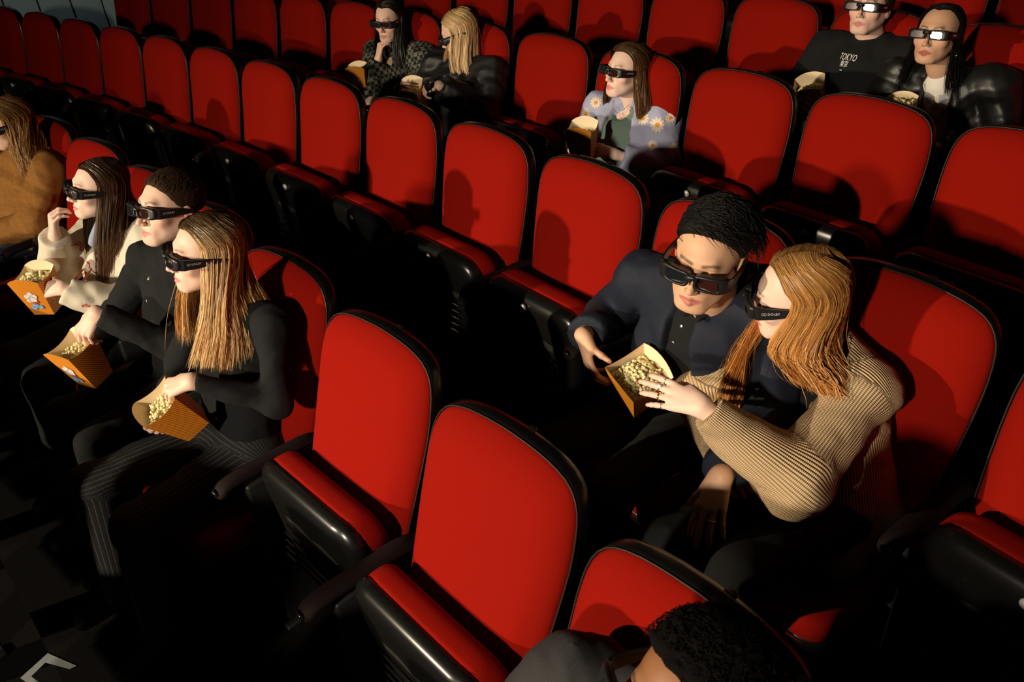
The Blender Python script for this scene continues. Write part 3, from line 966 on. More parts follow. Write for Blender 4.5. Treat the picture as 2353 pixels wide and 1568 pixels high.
# ------------------------------------------------------------------ hair
CR_C = np.array([0, .014, .036]); CR_R = np.array([.0775, .097, .083])
def scalp(az, el, vol):
    """point on the cranium, az from the face towards one side, el up (degrees); unsigned side"""
    a = math.radians(az); e = math.radians(el)
    return CR_C+CR_R*(1+vol)*np.array([math.sin(a)*math.cos(e), -math.cos(a)*math.cos(e), math.sin(e)])
def strands_mesh(name, paths, r0, r1, mat, sides=3, shade=None, extra=None, centre=None):
    """paths (n, m, 3) -> tapered tubes in one mesh"""
    n, m, _ = paths.shape
    T = np.gradient(paths, axis=1); T /= np.linalg.norm(T, axis=2, keepdims=True)+1e-9
    ref = np.array([0.31, 0.2, 0.93])
    U = np.cross(T, ref); U /= np.linalg.norm(U, axis=2, keepdims=True)+1e-9
    W = np.cross(T, U)
    if centre is not None:        # locks lie flat against the head: flattened strands facing outwards
        out = paths-np.asarray(centre)
        U = np.cross(T, out); U /= np.linalg.norm(U, axis=2, keepdims=True)+1e-9
        W = np.cross(T, U)
        tw = RNG.normal(size=n)*0.45
        U = U*np.cos(tw)[:, None, None]+W*np.sin(tw)[:, None, None]
        W = np.cross(T, U)
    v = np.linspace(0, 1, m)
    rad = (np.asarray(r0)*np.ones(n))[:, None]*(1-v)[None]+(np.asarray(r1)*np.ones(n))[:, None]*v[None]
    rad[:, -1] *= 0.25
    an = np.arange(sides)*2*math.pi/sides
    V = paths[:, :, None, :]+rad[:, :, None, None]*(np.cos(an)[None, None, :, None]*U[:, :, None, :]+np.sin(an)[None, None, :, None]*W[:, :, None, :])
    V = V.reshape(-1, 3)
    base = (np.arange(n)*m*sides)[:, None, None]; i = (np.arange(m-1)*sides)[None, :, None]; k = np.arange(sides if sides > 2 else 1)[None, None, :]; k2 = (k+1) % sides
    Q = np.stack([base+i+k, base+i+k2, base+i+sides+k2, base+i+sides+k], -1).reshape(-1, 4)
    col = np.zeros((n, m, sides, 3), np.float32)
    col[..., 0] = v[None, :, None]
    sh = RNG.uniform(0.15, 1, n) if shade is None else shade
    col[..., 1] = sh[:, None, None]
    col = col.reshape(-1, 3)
    if extra is not None:
        V2, Q2, c2 = extra
        Q = np.concatenate([Q, Q2+len(V)]); V = np.concatenate([V, V2]); col = np.concatenate([col, c2])
    me = fast_mesh(name, V, Q, mat)
    set_attr(me, 'strand', col)
    return me
def long_hair(c, R, sc, mat, parent, L, Rr, part=0.0, az0=62, n=1500, wave=0.006, vol=0.10, r=0.0010, segs=16, front_el=31, wavefreq=9.0, clumps=60, seed=3, frizz=0.004, thick=0.014, cutvar=0.3, tight=0.55, halo=0.03):
    """L / Rr: guides [front, mid, back]; each is a list of hanging points (offsets from the head centre, sitter axes: left, forward, up)"""
    rng = np.random.default_rng(seed)
    n = int(n*2.1)
    def guide(side, a, w):
        G = L if side > 0 else Rr
        x = a*(len(G)-1); i = min(int(x), len(G)-2); f = x-i
        g = [np.asarray(G[i][j])*(1-f)+np.asarray(G[i+1][j])*f for j in range(len(G[0]))]
        th = front_el+(128-front_el)*a
        root = CR_C+CR_R*(1.0+0.03*w)*np.array([0, -math.cos(math.radians(th)), math.sin(math.radians(th))])+np.array([part, 0, 0])
        az = az0+(176-az0)*a
        vv = vol*(0.25+0.75*w)
        e0 = scalp(az, -12-18*a, vv)
        m1 = scalp(az0*.52+(150-az0*.52)*a, front_el+3+(57-front_el)*a, .02+vv*0.7); m2 = scalp(az0*.90+(168-az0*.90)*a, 12+12*a, .01+vv*0.95)
        out = []
        for k, p in enumerate((root, m1, m2, e0)):
            q = np.array([p[0] if k == 0 else side*p[0], p[1], p[2]])
            if k:
                q[0] += part*0.3
            out.append(c+R@(q*sc))
        for p in g:
            out.append(c+np.array([p[0], -p[1], p[2]]))
        return np.array(out)
    NA = 41
    tab = np.array([[[catmull(guide(sd, i/(NA-1), w), segs) for i in range(NA)] for w in (0.0, 1.0)] for sd in (-1, 1)])   # side, w, a, seg, 3
    v = np.linspace(0, 1, segs)
    side = np.arange(n) % 2
    a = rng.uniform(0, 1, n)**1.1; wl = rng.uniform(0, 1, n)**0.5
    cid = np.minimum((a*clumps).astype(int), clumps-1); ac = (cid+0.5)/clumps; ci = cid+clumps*side
    def look(a, wl):
        x = a*(NA-1); i = np.minimum(x.astype(int), NA-2); f = (x-i)[:, None, None]
        g0 = tab[side, 0, i]*(1-f)+tab[side, 0, i+1]*f; g1 = tab[side, 1, i]*(1-f)+tab[side, 1, i+1]*f
        return g0+(g1-g0)*wl[:, None, None]
    cl = (tight*v**1.3)[None, :, None]
    P = look(a, wl)*(1-cl)+look(ac, wl)*cl
    hang = np.clip((v-0.35)/0.65, 0, 1)[None, :, None]
    co = rng.normal(size=(2*clumps, 3)); cp = rng.uniform(0, 6.28, 2*clumps); cs = rng.uniform(0.1, 1, 2*clumps)
    P = P+hang*thick*co[ci][:, None, :]*0.55*np.array([1, 1, 0.2])
    ph = cp[ci]+rng.normal(size=n)*0.3
    V_ = v[None, :]
    P = P+hang*wave*np.stack([np.sin(V_*wavefreq+ph[:, None]), np.cos(V_*wavefreq*0.9+ph[:, None]), 0*V_+0*ph[:, None]], 2)
    big = np.where(rng.uniform(size=n) < halo, 3.5, 1.0)[:, None, None]
    P = P+frizz*big*(rng.normal(size=(n, 1, 3))*hang+0.6*rng.normal(size=(n, 1, 3))*np.sin(V_*7+ph[:, None])[:, :, None]*hang)
    P = P+0.0016*rng.normal(size=(n, 1, 3))*np.minimum(v*6, 1)[None, :, None]
    cut = 1-cutvar*rng.uniform(0, 1, n)**1.6
    t = v[None, :]*cut[:, None]*(segs-1); i = np.minimum(t.astype(int), segs-2); f = (t-i)[:, :, None]
    k = np.arange(n)[:, None]
    P = P[k, i]*(1-f)+P[k, i+1]*f
    shade = np.clip(cs[ci]*0.6+0.4*rng.uniform(0, 1, n), 0, 1)
    # inner sheet so that the hair is dense
    NV, NQ, NC = [], [], []
    for sd in (0, 1):
        A = 22; base = len(NV)
        for q in range(A):
            x = q/(A-1)*(NA-1); i0 = min(int(x), NA-2); f0 = x-i0
            g = (tab[sd, 0, i0]*(1-f0)+tab[sd, 0, i0+1]*f0)*.9+(tab[sd, 1, i0]*(1-f0)+tab[sd, 1, i0+1]*f0)*.1
            cen = g.mean(0)
            m = int(segs*0.86)
            for j in range(m):
                tt = max(0, (j/(segs-1)-0.35)/0.65)
                NV.append(g[j]*(1-0.06*tt)+cen*0.06*tt); NC.append((j/(segs-1), 0.10, 0))
        for q in range(A-1):
            for j in range(m-1):
                NQ.append((base+q*m+j, base+(q+1)*m+j, base+(q+1)*m+j+1, base+q*m+j+1))
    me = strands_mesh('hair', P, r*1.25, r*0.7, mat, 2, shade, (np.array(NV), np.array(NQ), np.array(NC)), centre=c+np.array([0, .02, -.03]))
    return obj('hair', me, parent)
def cap_hair(c, R, sc, mat, parent, vol=0.02, hairline=0.055, nape=-0.05, side_z=-0.02, h=0.0042, strands=None, bump=None, seed=5, fade=None, skip=(48, 44)):
    """short hair: a cap over the skull plus loose strands"""
    S = SDF(0.01)
    def T(p):
        return c+R@(np.asarray(p, float)*sc)
    S.ell(T((0, .018, .040)), (CR_R+np.array([vol*0.8, vol, vol*1.2]))*sc, R)
    S.ell(T((0, -.100, -.040)), np.array([.090, .062, .098])*sc, R, .012, 's')
    S.half(T((0, -.08, hairline)), R@np.array([0, -0.75, -0.66]), .026)
    S.half(T((0, .05, nape)), R@np.array([0, -.15, -1.0]), .015)
    S.half(T((0, .0, side_z)), R@np.array([0, -.85, -.6]), .01)
    if fade is not None:
        S.half(T((0, .03, fade)), R@np.array([0, -.25, -1.0]), .012)
    for s in (-1, 1):
        S.ell(T((s*.082, .018, -.022)), np.array([.022, .026, .036])*sc, R, .008, 's')
    V, Q = S.mesh(h, bump, 1)
    col = np.zeros((len(V), 3)); col[:, 0] = 0.3; col[:, 1] = 0.35
    if strands is None:
        me = fast_mesh('hair', V, Q, mat); set_attr(me, 'strand', col)
        return obj('hair', me, parent)
    rng = np.random.default_rng(seed)
    paths = []
    n, length, sweep, lift, azr, elr = strands
    for k in range(n):
        az = rng.uniform(*azr); el = rng.uniform(*elr); sd = rng.choice((-1, 1))
        if az < skip[0] and el < skip[1]-0.2*az:
            continue
        p0 = CR_C+np.array([0, .004, .004])+(CR_R+np.array([vol*0.8, vol, vol*1.2])*0.85)*(scalp(az, el, 0)-CR_C)/CR_R; p0[0] *= sd
        out = (p0-CR_C); out /= np.linalg.norm(out)
        d = np.array(sweep, float)+rng.normal(size=3)*0.28
        d = d-out*(d@out)*0.8; d /= np.linalg.norm(d)
        l = length*rng.uniform(0.6, 1.15)
        t = np.linspace(0, 1, 8)[:, None]
        q = p0+d*l*t+out*(lift*np.sin(t*math.pi*0.8))-out*(t**2)*l*l*3.2
        q[:, 2] -= (t[:, 0]**2)*0.010
        paths.append(c+(q*sc)@R.T)
    me = strands_mesh('hair', np.array(paths), .0014, .0006, mat, 3, None, (V, Q, col))
    return obj('hair', me, parent)
# ------------------------------------------------------------------ 3D glasses
def glasses(Mw, label, s=1.0, tilt=0.0, group='black 3D glasses worn by the audience'):
    """Mw places the head frame; frame sits in front of the eyes"""
    root = empty('cinema_glasses', Mw @ Matrix.Rotation(tilt, 4, 'X') @ Matrix.Scale(s, 4))
    tag(root, label, 'glasses', group)
    n = 40
    def sup(sx, c, h, e=4.5, skew=0.0):
        out = []
        for k in range(n):
            t = 2*math.pi*k/n; a, b_ = math.cos(t), math.sin(t)
            d = (abs(a)**e+abs(b_)**e)**(-1/e)
            x = c[0]+h[0]*a*d; z = c[1]+h[1]*b_*d
            out.append((sx*(x+skew*(z-c[1])), z))
        return out
    INN = ((.0345, -.0015), (.0225, .0128)); OUT = ((.0415, -.0005), (.0365, .0190))
    def mixo(sx, f):
        a = sup(sx, *INN, skew=-.12); b_ = sup(sx, *OUT, e=5)
        return [(p_[0]+(q_[0]-p_[0])*f, p_[1]+(q_[1]-p_[1])*f) for p_, q_ in zip(a, b_)]
    def yf(x):
        return -.1165+2.9*max(0.0, abs(x)-.02)**2*1.9
    mb = MB()
    for sx in (-1, 1):
        rings = []
        for f, dy in ((0.0, .003), (0.0, -.004), (.25, -.0065), (.85, -.0065), (1.0, -.003), (1.0, .009), (.3, .009), (0.0, .005), (0.0, .003)):
            rings.append([(x, yf(x)+dy, z) for x, z in mixo(sx, f)])
        base = len(mb.v)
        for r_ in rings:
            mb.v += r_
        for i in range(len(rings)-1):
            for k in range(n):
                j = (k+1) % n
                f = [base+i*n+k, base+i*n+j, base+(i+1)*n+j, base+(i+1)*n+k]
                mb.f.append(f if sx > 0 else f[::-1])
    mb.tube([(-.014, -.119, .006), (0, -.1205, .008), (.014, -.119, .006)], [.0075, .0065, .0075], n=10)
    obj('frame', mb.mesh('frame', 'glasses_black'), root)
    for sx, mt in ((-1, 'lens_green'), (1, 'lens_red')):
        pts = mixo(sx, 0.06)
        cx = np.mean([p[0] for p in pts]); cz = np.mean([p[1] for p in pts]); V = []; F = []
        fr = (1.0, .8, .6, .4, .2)
        for f in fr:      # flat filter lens
            V += [(cx+(x-cx)*f, yf(.040)-.0020, cz+(z-cz)*f) for x, z in pts]
        V.append((cx, yf(.040)-.0020, cz))
        for i in range(len(fr)-1):
            F += [[i*n+k, i*n+(k+1) % n, (i+1)*n+(k+1) % n, (i+1)*n+k] for k in range(n)]
        F += [[4*n+k, 4*n+(k+1) % n, 5*n] for k in range(n)]
        obj('lens', new_mesh('lens', V, F if sx < 0 else [f[::-1] for f in F], mt), root)
        mb = MB()
        pl = [(.0745, -.098), (.0795, -.086), (.0815, -.055), (.0815, -.01), (.080, .030), (.076, .052)]
        hz = [(.0165, -.0165), (.016, -.0165), (.0145, -.0135), (.011, -.008), (.006, -.006), (-.004, -.016)]
        b0 = len(mb.v)
        for (x, y), (zt, zb) in zip(pl, hz):
            for dx in (-.0022, .0022):
                mb.v.append((sx*(x+dx), y, zt)); mb.v.append((sx*(x+dx), y, zb))
        for i in range(len(pl)-1):
            a = b0+i*4; b = a+4
            for q in ((0, 1), (1, 3), (3, 2), (2, 0)):
                f = [a+q[0], a+q[1], b+q[1], b+q[0]]
                mb.f.append(f if sx > 0 else f[::-1])
        mb.f.append([b0, b0+2, b0+3, b0+1]); e = b0+(len(pl)-1)*4; mb.f.append([e, e+1, e+3, e+2])
        t = obj('temple', mb.mesh('temple', 'glasses_black', False), root)
        lg = TEMPLE_PRINT[sx]
        lo = obj('logo_print', lg, t)
    return root
def text_mesh(body, size, mat, extrude=0.0, spacing=1.0):
    cu = bpy.data.curves.new('lettering', 'FONT'); cu.body = body; cu.size = size
    cu.align_x = 'CENTER'; cu.align_y = 'CENTER'; cu.extrude = extrude; cu.space_character = spacing
    cu.resolution_u = 2
    o = bpy.data.objects.new('lettering', cu); COL.objects.link(o)
    bpy.context.view_layer.update()
    me = bpy.data.meshes.new_from_object(o.evaluated_get(bpy.context.evaluated_depsgraph_get()))
    bpy.data.objects.remove(o); me.materials.clear(); me.materials.append(MATS[mat])
    return me
def temple_prints():
    out = {}
    for sx in (-1, 1):
        me = text_mesh('DOLBY', .0085, 'glasses_print', 0.0002)
        bm = bmesh.new(); bm.from_mesh(me)
        def quad(x0, x1, z0, z1):
            vs_ = [bm.verts.new((x, z, 0.0003)) for x, z in ((x0, z0), (x1, z0), (x1, z1), (x0, z1))]
            bm.faces.new(vs_)
        for cx in (-.0245, -.0190):      # the double-D mark: two outlined blocks
            w, hh, t = .0024, .0032, .0007
            quad(cx-w, cx+w, hh-t, hh); quad(cx-w, cx+w, -hh, -hh+t); quad(cx-w, cx-w+t, -hh, hh); quad(cx+w-t, cx+w, -hh, hh)
        # lettering plane: text x runs along the temple, text y up
        for v in bm.verts:
            x, y, z = v.co
            yy = (x*1.0)
            v.co = Vector((sx*(.0842+z), -.052+(yy if sx > 0 else -yy), y+.002))
        if sx < 0:
            pass
        bm.to_mesh(me); bm.free()
        out[sx] = me
    return out
TEMPLE_PRINT = temple_prints()
# ------------------------------------------------------------------ popcorn boxes
KERN = []
def kernel_meshes():
    for k in range(5):
        rng = np.random.default_rng(40+k)
        bm = bmesh.new()
        nb_ = rng.integers(4, 7)
        for i in range(nb_):
            d = rng.normal(size=3); d /= np.linalg.norm(d)
            c = d*rng.uniform(.0035, .006) if i else np.zeros(3)
            r = rng.uniform(.0038, .0058)
            M = Matrix.Translation(Vector(c)) @ Matrix.Diagonal((r*rng.uniform(.8, 1.2), r*rng.uniform(.8, 1.2), r, 1))
            ret = bmesh.ops.create_icosphere(bm, subdivisions=1, radius=1.0, matrix=M)
        bm.faces.ensure_lookup_table()
        me = bpy.data.meshes.new('popcorn_kernel')
        me.materials.append(MATS['popcorn']); me.materials.append(MATS['popcorn_hull'])
        for f in bm.faces:
            f.smooth = True
            if f.index < 14:
                f.material_index = 1
        bm.to_mesh(me); bm.free(); KERN.append(me)
kernel_meshes()
def axes(up, yaw):
    up = Vector(up).normalized(); x = Vector((math.cos(yaw), math.sin(yaw), 0)); x = (x-up*x.dot(up)).normalized(); y = up.cross(x)
    return Matrix((x, y, up)).transposed()
def popcorn_box(seat, rim, up, yaw, label, klabel=None, nk=0, fill=True, H=0.165, a=0.062, b=0.042, print_faces=(0,), seed=1, level=-0.03):
    """rim: seat-local centre of the opening; up: direction of the box axis (sitter axes)"""
    SM = seat_frame(*seat)
    A = axes((up[0], -up[1], up[2]), yaw)
    rimp = Vector(P3(*rim)); base = rimp-A.col[2]*H
    M = SM @ (Matrix.Translation(base) @ A.to_4x4())
    root = empty('popcorn_box', M)
    tag(root, label, 'popcorn box', 'striped popcorn boxes')
    n = 14
    def rim_z(face, t):      # t -1..1 across the face
        return H+(0.020 if face % 2 == 0 else -0.014)*(1-t*t)
    corners_t = [(-a, -a), (a, -a), (a, a), (-a, a)]; corners_b = [(-b, -b), (b, -b), (b, b), (-b, b)]
    for inner in (False, True):
        V = []; F = []; UV = []
        off = 0.0009 if inner else 0.0
        for fc in range(4):
            t0, t1 = corners_t[fc], corners_t[(fc+1) % 4]; b0, b1 = corners_b[fc], corners_b[(fc+1) % 4]
            nrm = Vector((0, -1, 0)) if fc == 0 else Vector((1, 0, 0)) if fc == 1 else Vector((0, 1, 0)) if fc == 2 else Vector((-1, 0, 0))
            m = 6; s0 = len(V)
            for i in range(n+1):
                t = i/n; zt = rim_z(fc, 2*t-1)
                for j in range(m+1):
                    v = j/m; z = zt*v
                    k = z/H
                    x = (b0[0]+(b1[0]-b0[0])*t)*(1-k)+(t0[0]+(t1[0]-t0[0])*t)*k
                    y = (b0[1]+(b1[1]-b0[1])*t)*(1-k)+(t0[1]+(t1[1]-t0[1])*t)*k
                    bow = 0.004*(1-(2*t-1)**2)*v
                    p = Vector((x, y, z))+nrm*(bow-off)
                    V.append(tuple(p)); UV.append((t*0.11, z))
            for i in range(n):
                for j in range(m):
                    q = [s0+i*(m+1)+j, s0+(i+1)*(m+1)+j, s0+(i+1)*(m+1)+j+1, s0+i*(m+1)+j+1]
                    F.append(q[::-1] if inner else q)
        s0 = len(V)
        zb = 0.001 if inner else 0
        V += [(x, y, zb) for x, y in corners_b]; UV += [(0, 0)]*4
        F.append([s0, s0+1, s0+2, s0+3] if inner else [s0+3, s0+2, s0+1, s0])
        me = new_mesh('lining' if inner else 'carton', V, F, 'card_inside' if inner else 'striped_card', True)
        ul = me.uv_layers.new(name='UVMap')
        for lp in me.loops:
            ul.data[lp.index].uv = UV[lp.vertex_index]
        obj('lining' if inner else 'carton', me, root)
    # printed splash of popcorn on the fronts
    rng = np.random.default_rng(seed)
    for fc in print_faces:
        nrm = [Vector((0, -1, 0)), Vector((1, 0, 0)), Vector((0, 1, 0)), Vector((-1, 0, 0))][fc]
        tan = [Vector((1, 0, 0)), Vector((0, 1, 0)), Vector((-1, 0, 0)), Vector((0, -1, 0))][fc]
        for mt, blobs in (('print_white', [(0, .085, .016), (-.014, .098, .012), (.014, .1, .011), (.003, .112, .010), (-.018, .078, .008)]),
                          ('print_blue', [(-.004, .052, .013), (.012, .045, .010), (-.016, .040, .009)]), ('print_red', [(.0, .066, .008), (.013, .071, .005)])):
            mb = MB()
            for (x, z, r) in blobs:
                k = z/H; d = b+(a-b)*k+0.0052*(1-abs(x)/.06)
                bs = len(mb.v)
                for q in range(12):
                    an = 2*math.pi*q/12; xx = x+r*math.cos(an)*1.1; zz = z+r*math.sin(an)
                    dd = b+(a-b)*zz/H+0.0046
                    mb.v.append(tuple(nrm*dd+tan*xx+Vector((0, 0, zz))))
                mb.f.append(list(range(bs, bs+12)))
            obj('print', mb.mesh('print', mt, False), root)
    if fill:
        # uneven bed of popcorn lying below the rim
        g = 15; lv = H+level-0.012; k = lv/H; hw = (b+(a-b)*k)*0.97
        V = []; F = []
        for i in range(g):
            for j in range(g):
                x = -1+2*i/(g-1); y = -1+2*j/(g-1)
                V.append((x*hw, y*hw, lv+rng.uniform(-.004, .004)+0.012*(1-x*x)*(1-y*y)))
        for i in range(g-1):
            for j in range(g-1):
                F.append([i*g+j, (i+1)*g+j, (i+1)*g+j+1, i*g+j+1])
        bm = bmesh.new(); tmp = new_mesh('t', V, F); bm.from_mesh(tmp)
        me = bpy.data.meshes.new('popcorn_heap')
        cnt = 0
        if not klabel:
            for i in range(70):
                x, y = rng.uniform(-.92, .92, 2)
                c = Vector((x*hw, y*hw, lv+0.006+0.016*(1-x*x)*(1-y*y)))
                r = rng.uniform(.006, .0095)
                bmesh.ops.create_icosphere(bm, subdivisions=1, radius=r, matrix=Matrix.Translation(c) @ Matrix.Rotation(rng.uniform(0, 6), 4, 'X'))
        bm.to_mesh(me); bm.free(); me.materials.append(MATS['popcorn'])
        me.polygons.foreach_set('use_smooth', [True]*len(me.polygons))
        o = obj('popcorn_heap', me, root); o['kind'] = 'stuff'
    if klabel:
        pts = []
        tries = 0
        lv = H+level
        while len(pts) < nk and tries < 9000:
            tries += 1
            x, y = rng.uniform(-.97, .97, 2)
            z = lv+0.020*(1-x*x)*(1-y*y)+rng.uniform(-.004, .007)+0.010*x
            hw = b+(a-b)*min(1.0, z/H)-0.010
            p = np.array([x*hw, y*hw, z])
            if all(np.linalg.norm(p-q) > .0105 for q in pts):
                pts.append(p)
        for p in pts:
            kk = bpy.data.objects.new('popcorn_kernel', KERN[rng.integers(0, 5)]); COL.objects.link(kk)
            s = rng.uniform(.85, 1.2)
            kk.matrix_world = M @ Matrix.Translation(Vector(p)) @ Matrix.Rotation(rng.uniform(0, 6.3), 4, Vector(rng.normal(size=3)).normalized()) @ Matrix.Scale(s, 4)
            tag(kk, klabel, 'popcorn', klabel+' heap')
    return root
# ------------------------------------------------------------------ flat prints laid onto cloth
_BVH = {}
def bvh_of(V, Q):
    k = id(V)
    if k not in _BVH:
        _BVH[k] = (BVHTree.FromPolygons(V.tolist(), Q.tolist()), V)
    return _BVH[k][0]
def lay_on(V, Q, pts, centre, normal, upv, polys, name, mat, parent, off=0.0015):
    bvh = bvh_of(V, Q)
    n = Vector(normal).normalized(); u = Vector(upv); u = (u-n*u.dot(n)).normalized(); r = u.cross(n)
    c = Vector(centre)
    out = []
    for x, y in pts:
        hit = None
        for sh in (1, .8, .6, .4, .2, 0):
            hit = bvh.ray_cast(c+r*x*sh+u*y*sh+n*0.15, -n, 0.32)
            if hit[0] is not None:
                break
        if hit[0] is None:
            return None
        out.append(hit[0]+n*off)
    return obj(name, new_mesh(name, [tuple(p) for p in out], polys, mat, False), parent)
def fan(cx, cy, rx, ry, n, rot=0.0, base=0):
    p = [(cx, cy)]
    for k in range(n):
        a = 2*math.pi*k/n; x = rx*math.cos(a); y = ry*math.sin(a)
        p.append((cx+x*math.cos(rot)-y*math.sin(rot), cy+x*math.sin(rot)+y*math.cos(rot)))
    return p, [[base, base+1+k, base+1+(k+1) % n] for k in range(n)]
# ------------------------------------------------------------------ people
def D3(s, fw, z):
    return np.array([s, -fw, z], float)
class Person:
    def __init__(self, seat, label, near=True):
        self.seat = seat; self.near = near
        self.M = seat_frame(*seat)
        self.root = empty('person', self.M)
        tag(self.root, label, 'person', None)
        self.parts = []    # skin pieces (V, Q, mask)
        self.J = {}
    def joints(self, **kw):
        for k, v in kw.items():
            self.J[k] = P3(*v)
        J = self.J
        hs = kw.get('hip', (0, .12, .455))
        J.setdefault('hip', P3(*hs))
        for sd, sg in (('L', 1), ('R', -1)):
            J.setdefault('hip'+sd, J['hip']+np.array([sg*.085, 0, -.005]))
            J.setdefault('knee'+sd, J['hip']+np.array([sg*.125, -.42, -.010]))
            J.setdefault('ank'+sd, J['knee'+sd]+np.array([sg*.0, -.06, -.46]))
        mid = (J['shL']+J['shR'])/2
        J['chest'] = mid*0.78+J['hip']*0.22
        J['mid'] = mid
        ax = J['shL']-J['shR']; self.ax = ax/np.linalg.norm(ax)
        return self
    def torso(self, g=0.0, top=True, w=1.0, k=0.035):
        J = self.J; S = SDF(k); ax = self.ax
        hx = np.array([1.0, 0, 0])
        S.cap(J['hip']-hx*.065*w, J['chest']-ax*.070*w, .105*w+g, .092*w+g)
        S.cap(J['hip']+hx*.065*w, J['chest']+ax*.070*w, .105*w+g, .092*w+g)
        S.cap(J['hip'], J['chest'], .10*w+g, .105*w+g)
        S.cap(J['chest'], J['mid']+(J['neck']-J['mid'])*0.3, .10*w+g, .055+g)
        S.cap(J['shR'], J['shL'], .052+g, .052+g)
        S.cap(J['neck']-np.array([0, 0, .035]), J['shL'], .040+g*.6, .050+g)
        S.cap(J['neck']-np.array([0, 0, .035]), J['shR'], .040+g*.6, .050+g)
        return S
    def sleeve(self, S, sd, g=0.0, end=1.0, loose=0.0, cuff=None):
        J = self.J; k = 0.03
        S.cap(J['sh'+sd], J['el'+sd], .054+g, .044+g+loose*.5, k)
        w = J['el'+sd]+(J['wr'+sd]-J['el'+sd])*end
        S.cap(J['el'+sd], w, .043+g+loose, (.031+g if cuff is None else cuff), k)
        return w
    def arm_end(self, S, sd, at=1.0):
        J = self.J; d = J['wr'+sd]-J['el'+sd]
        S.cut(J['el'+sd]+d*at, d, 0.085, 0.003)
    def trousers(self, mat, g=0.006, limb=True, shoes=True, h=0.016):
        J = self.J; S = SDF(0.03)
        S.cap(J['hip']-np.array([.05, 0, .01]), J['hip']+np.array([.05, 0, -.01]), .125+g)
        for sd in 'LR':
            S.cap(J['hip'+sd], J['knee'+sd], .083+g, .060+g)
            S.cap(J['knee'+sd], J['ank'+sd], .060+g, .046+g)
        o, V, Q = garment('trousers', S, mat, self.root, h, (0.004, 30, 3), 1, limb)
        if shoes:
            for sd, sg in (('L', 1), ('R', -1)):
                S = SDF(0.02); a = J['ank'+sd]
                S.cap(a+np.array([0, .03, -.035]), a+np.array([sg*.015, -.14, -.048]), .038, .034)
                S.cap(a, a+np.array([0, .02, -.03]), .043, .04)
                S.half(np.array([0, 0, .004]), (0, 0, -1), 0.002)
                garment('shoe', S, 'shoe_black', self.root, 0.010, None, 1)
        return o
    def head(self, c, yaw, pitch, roll, sc=1.0, male=False, h=None, **kw):
        self.hc = P3(*c); self.R = rot_head(yaw, pitch, roll); self.sc = sc
        S, T = head_sdf(self.hc, self.R, sc, self.J['neck']-np.array([0, -.01, .05]), male, **kw)
        V, Q = S.mesh(h or (0.0034 if self.near else 0.0043), None, 1)
        self.parts.append((V, Q, head_mask(V, T, self.R, self.hc, sc)))
        return self
    def hand(self, sd, d, nb, curls, h=None, **kw):
        W = self.J['wr'+sd]
        V, Q, m, info = hand_mesh(W, D3(*d), D3(*nb), sd, curls, forearm=self.J['el'+sd], h=h or (0.0030 if self.near else 0.0040), **kw)
        self.parts.append((V, Q, m))
        return info
    def body(self, mat):
        """skin of head, neck and hands joined to the torso and limbs under the clothes"""
        J = self.J
        S = self.torso(-0.022, w=0.95)
        for sd in 'LR':
            S.cap(J['sh'+sd], J['el'+sd], .040, .034, .02); S.cap(J['el'+sd], J['wr'+sd], .034, .023, .02)
            S.cap(J['hip'+sd], J['knee'+sd], .070, .050); S.cap(J['knee'+sd], J['ank'+sd], .048, .035)
        V, Q = S.mesh(0.024, None, 1)
        vs_, qs, ms = [V], [Q], [np.zeros((len(V), 3))]
        n = len(V)
        for V2, Q2, m2 in self.parts:
            qs.append(Q2+n); vs_.append(V2); ms.append(m2); n += len(V2)
        me = fast_mesh('body', np.concatenate(vs_), np.concatenate(qs), mat)
        set_attr(me, 'mask', np.concatenate(ms))
        return obj('body', me, self.root)
    def head_matrix(self):
        M = Matrix([list(self.R[i])+[self.hc[i]] for i in range(3)]+[[0, 0, 0, 1]])
        return self.M @ M @ Matrix.Scale(self.sc, 4)
    def glasses(self, label, s=1.0, tilt=0.0, dz=0.0):
        return glasses(self.head_matrix() @ Matrix.Translation((0, 0, dz)), label, s, tilt)
def curl(*a):
    return [tuple(x) for x in a]
GRIP = curl((35, 45, 25), (40, 48, 25), (42, 50, 28), (46, 52, 30))
PINCH = curl((45, 35, 20), (50, 38, 20), (55, 45, 25), (60, 50, 30))
FLAT = curl((8, 12, 8), (6, 10, 8), (8, 12, 8), (12, 16, 10))
plain('shoe_black', (0.01, 0.01, 0.01), 0.5)
plain('black_cotton', (0.010, 0.0105, 0.011), 0.9, noise=0.25, nscale=300, bump=0.3, spec=0.2, sheen=0.0)
plain('black_denim', (0.012, 0.0125, 0.013), 0.9, noise=0.35, nscale=400, bump=0.4, spec=0.2)
plain('navy_cloth', (0.009, 0.0125, 0.024), 0.75, noise=0.25, nscale=350, bump=0.2, spec=0.3)
plain('charcoal_cloth', (0.035, 0.034, 0.035), 0.85, noise=0.25, nscale=300, bump=0.2, spec=0.2)
plain('bomber_nylon', (0.009, 0.009, 0.010), 0.5, noise=0.2, nscale=120, bump=0.2, spec=0.4)
plain('black_leather', (0.010, 0.0095, 0.009), 0.42, noise=0.2, nscale=90, bump=0.3, spec=0.5)
plain('cream_fleece', (0.70, 0.63, 0.50), 0.95, noise=0.1, nscale=250, bump=0.3, spec=0.1)
plain('tan_suede', (0.30, 0.135, 0.035), 0.9, noise=0.3, nscale=60, bump=0.3, spec=0.1)
plain('teal_jersey', (0.17, 0.245, 0.205), 0.9, noise=0.1, nscale=200, bump=0.2, spec=0.1)
plain('lavender_knit', (0.40, 0.42, 0.58), 0.95, noise=0.15, nscale=200, bump=0.4, spec=0.1)
plain('white_jersey', (0.75, 0.72, 0.66), 0.9, noise=0.05, spec=0.1)
plain('daisy_petal', (0.80, 0.68, 0.55), 0.9)
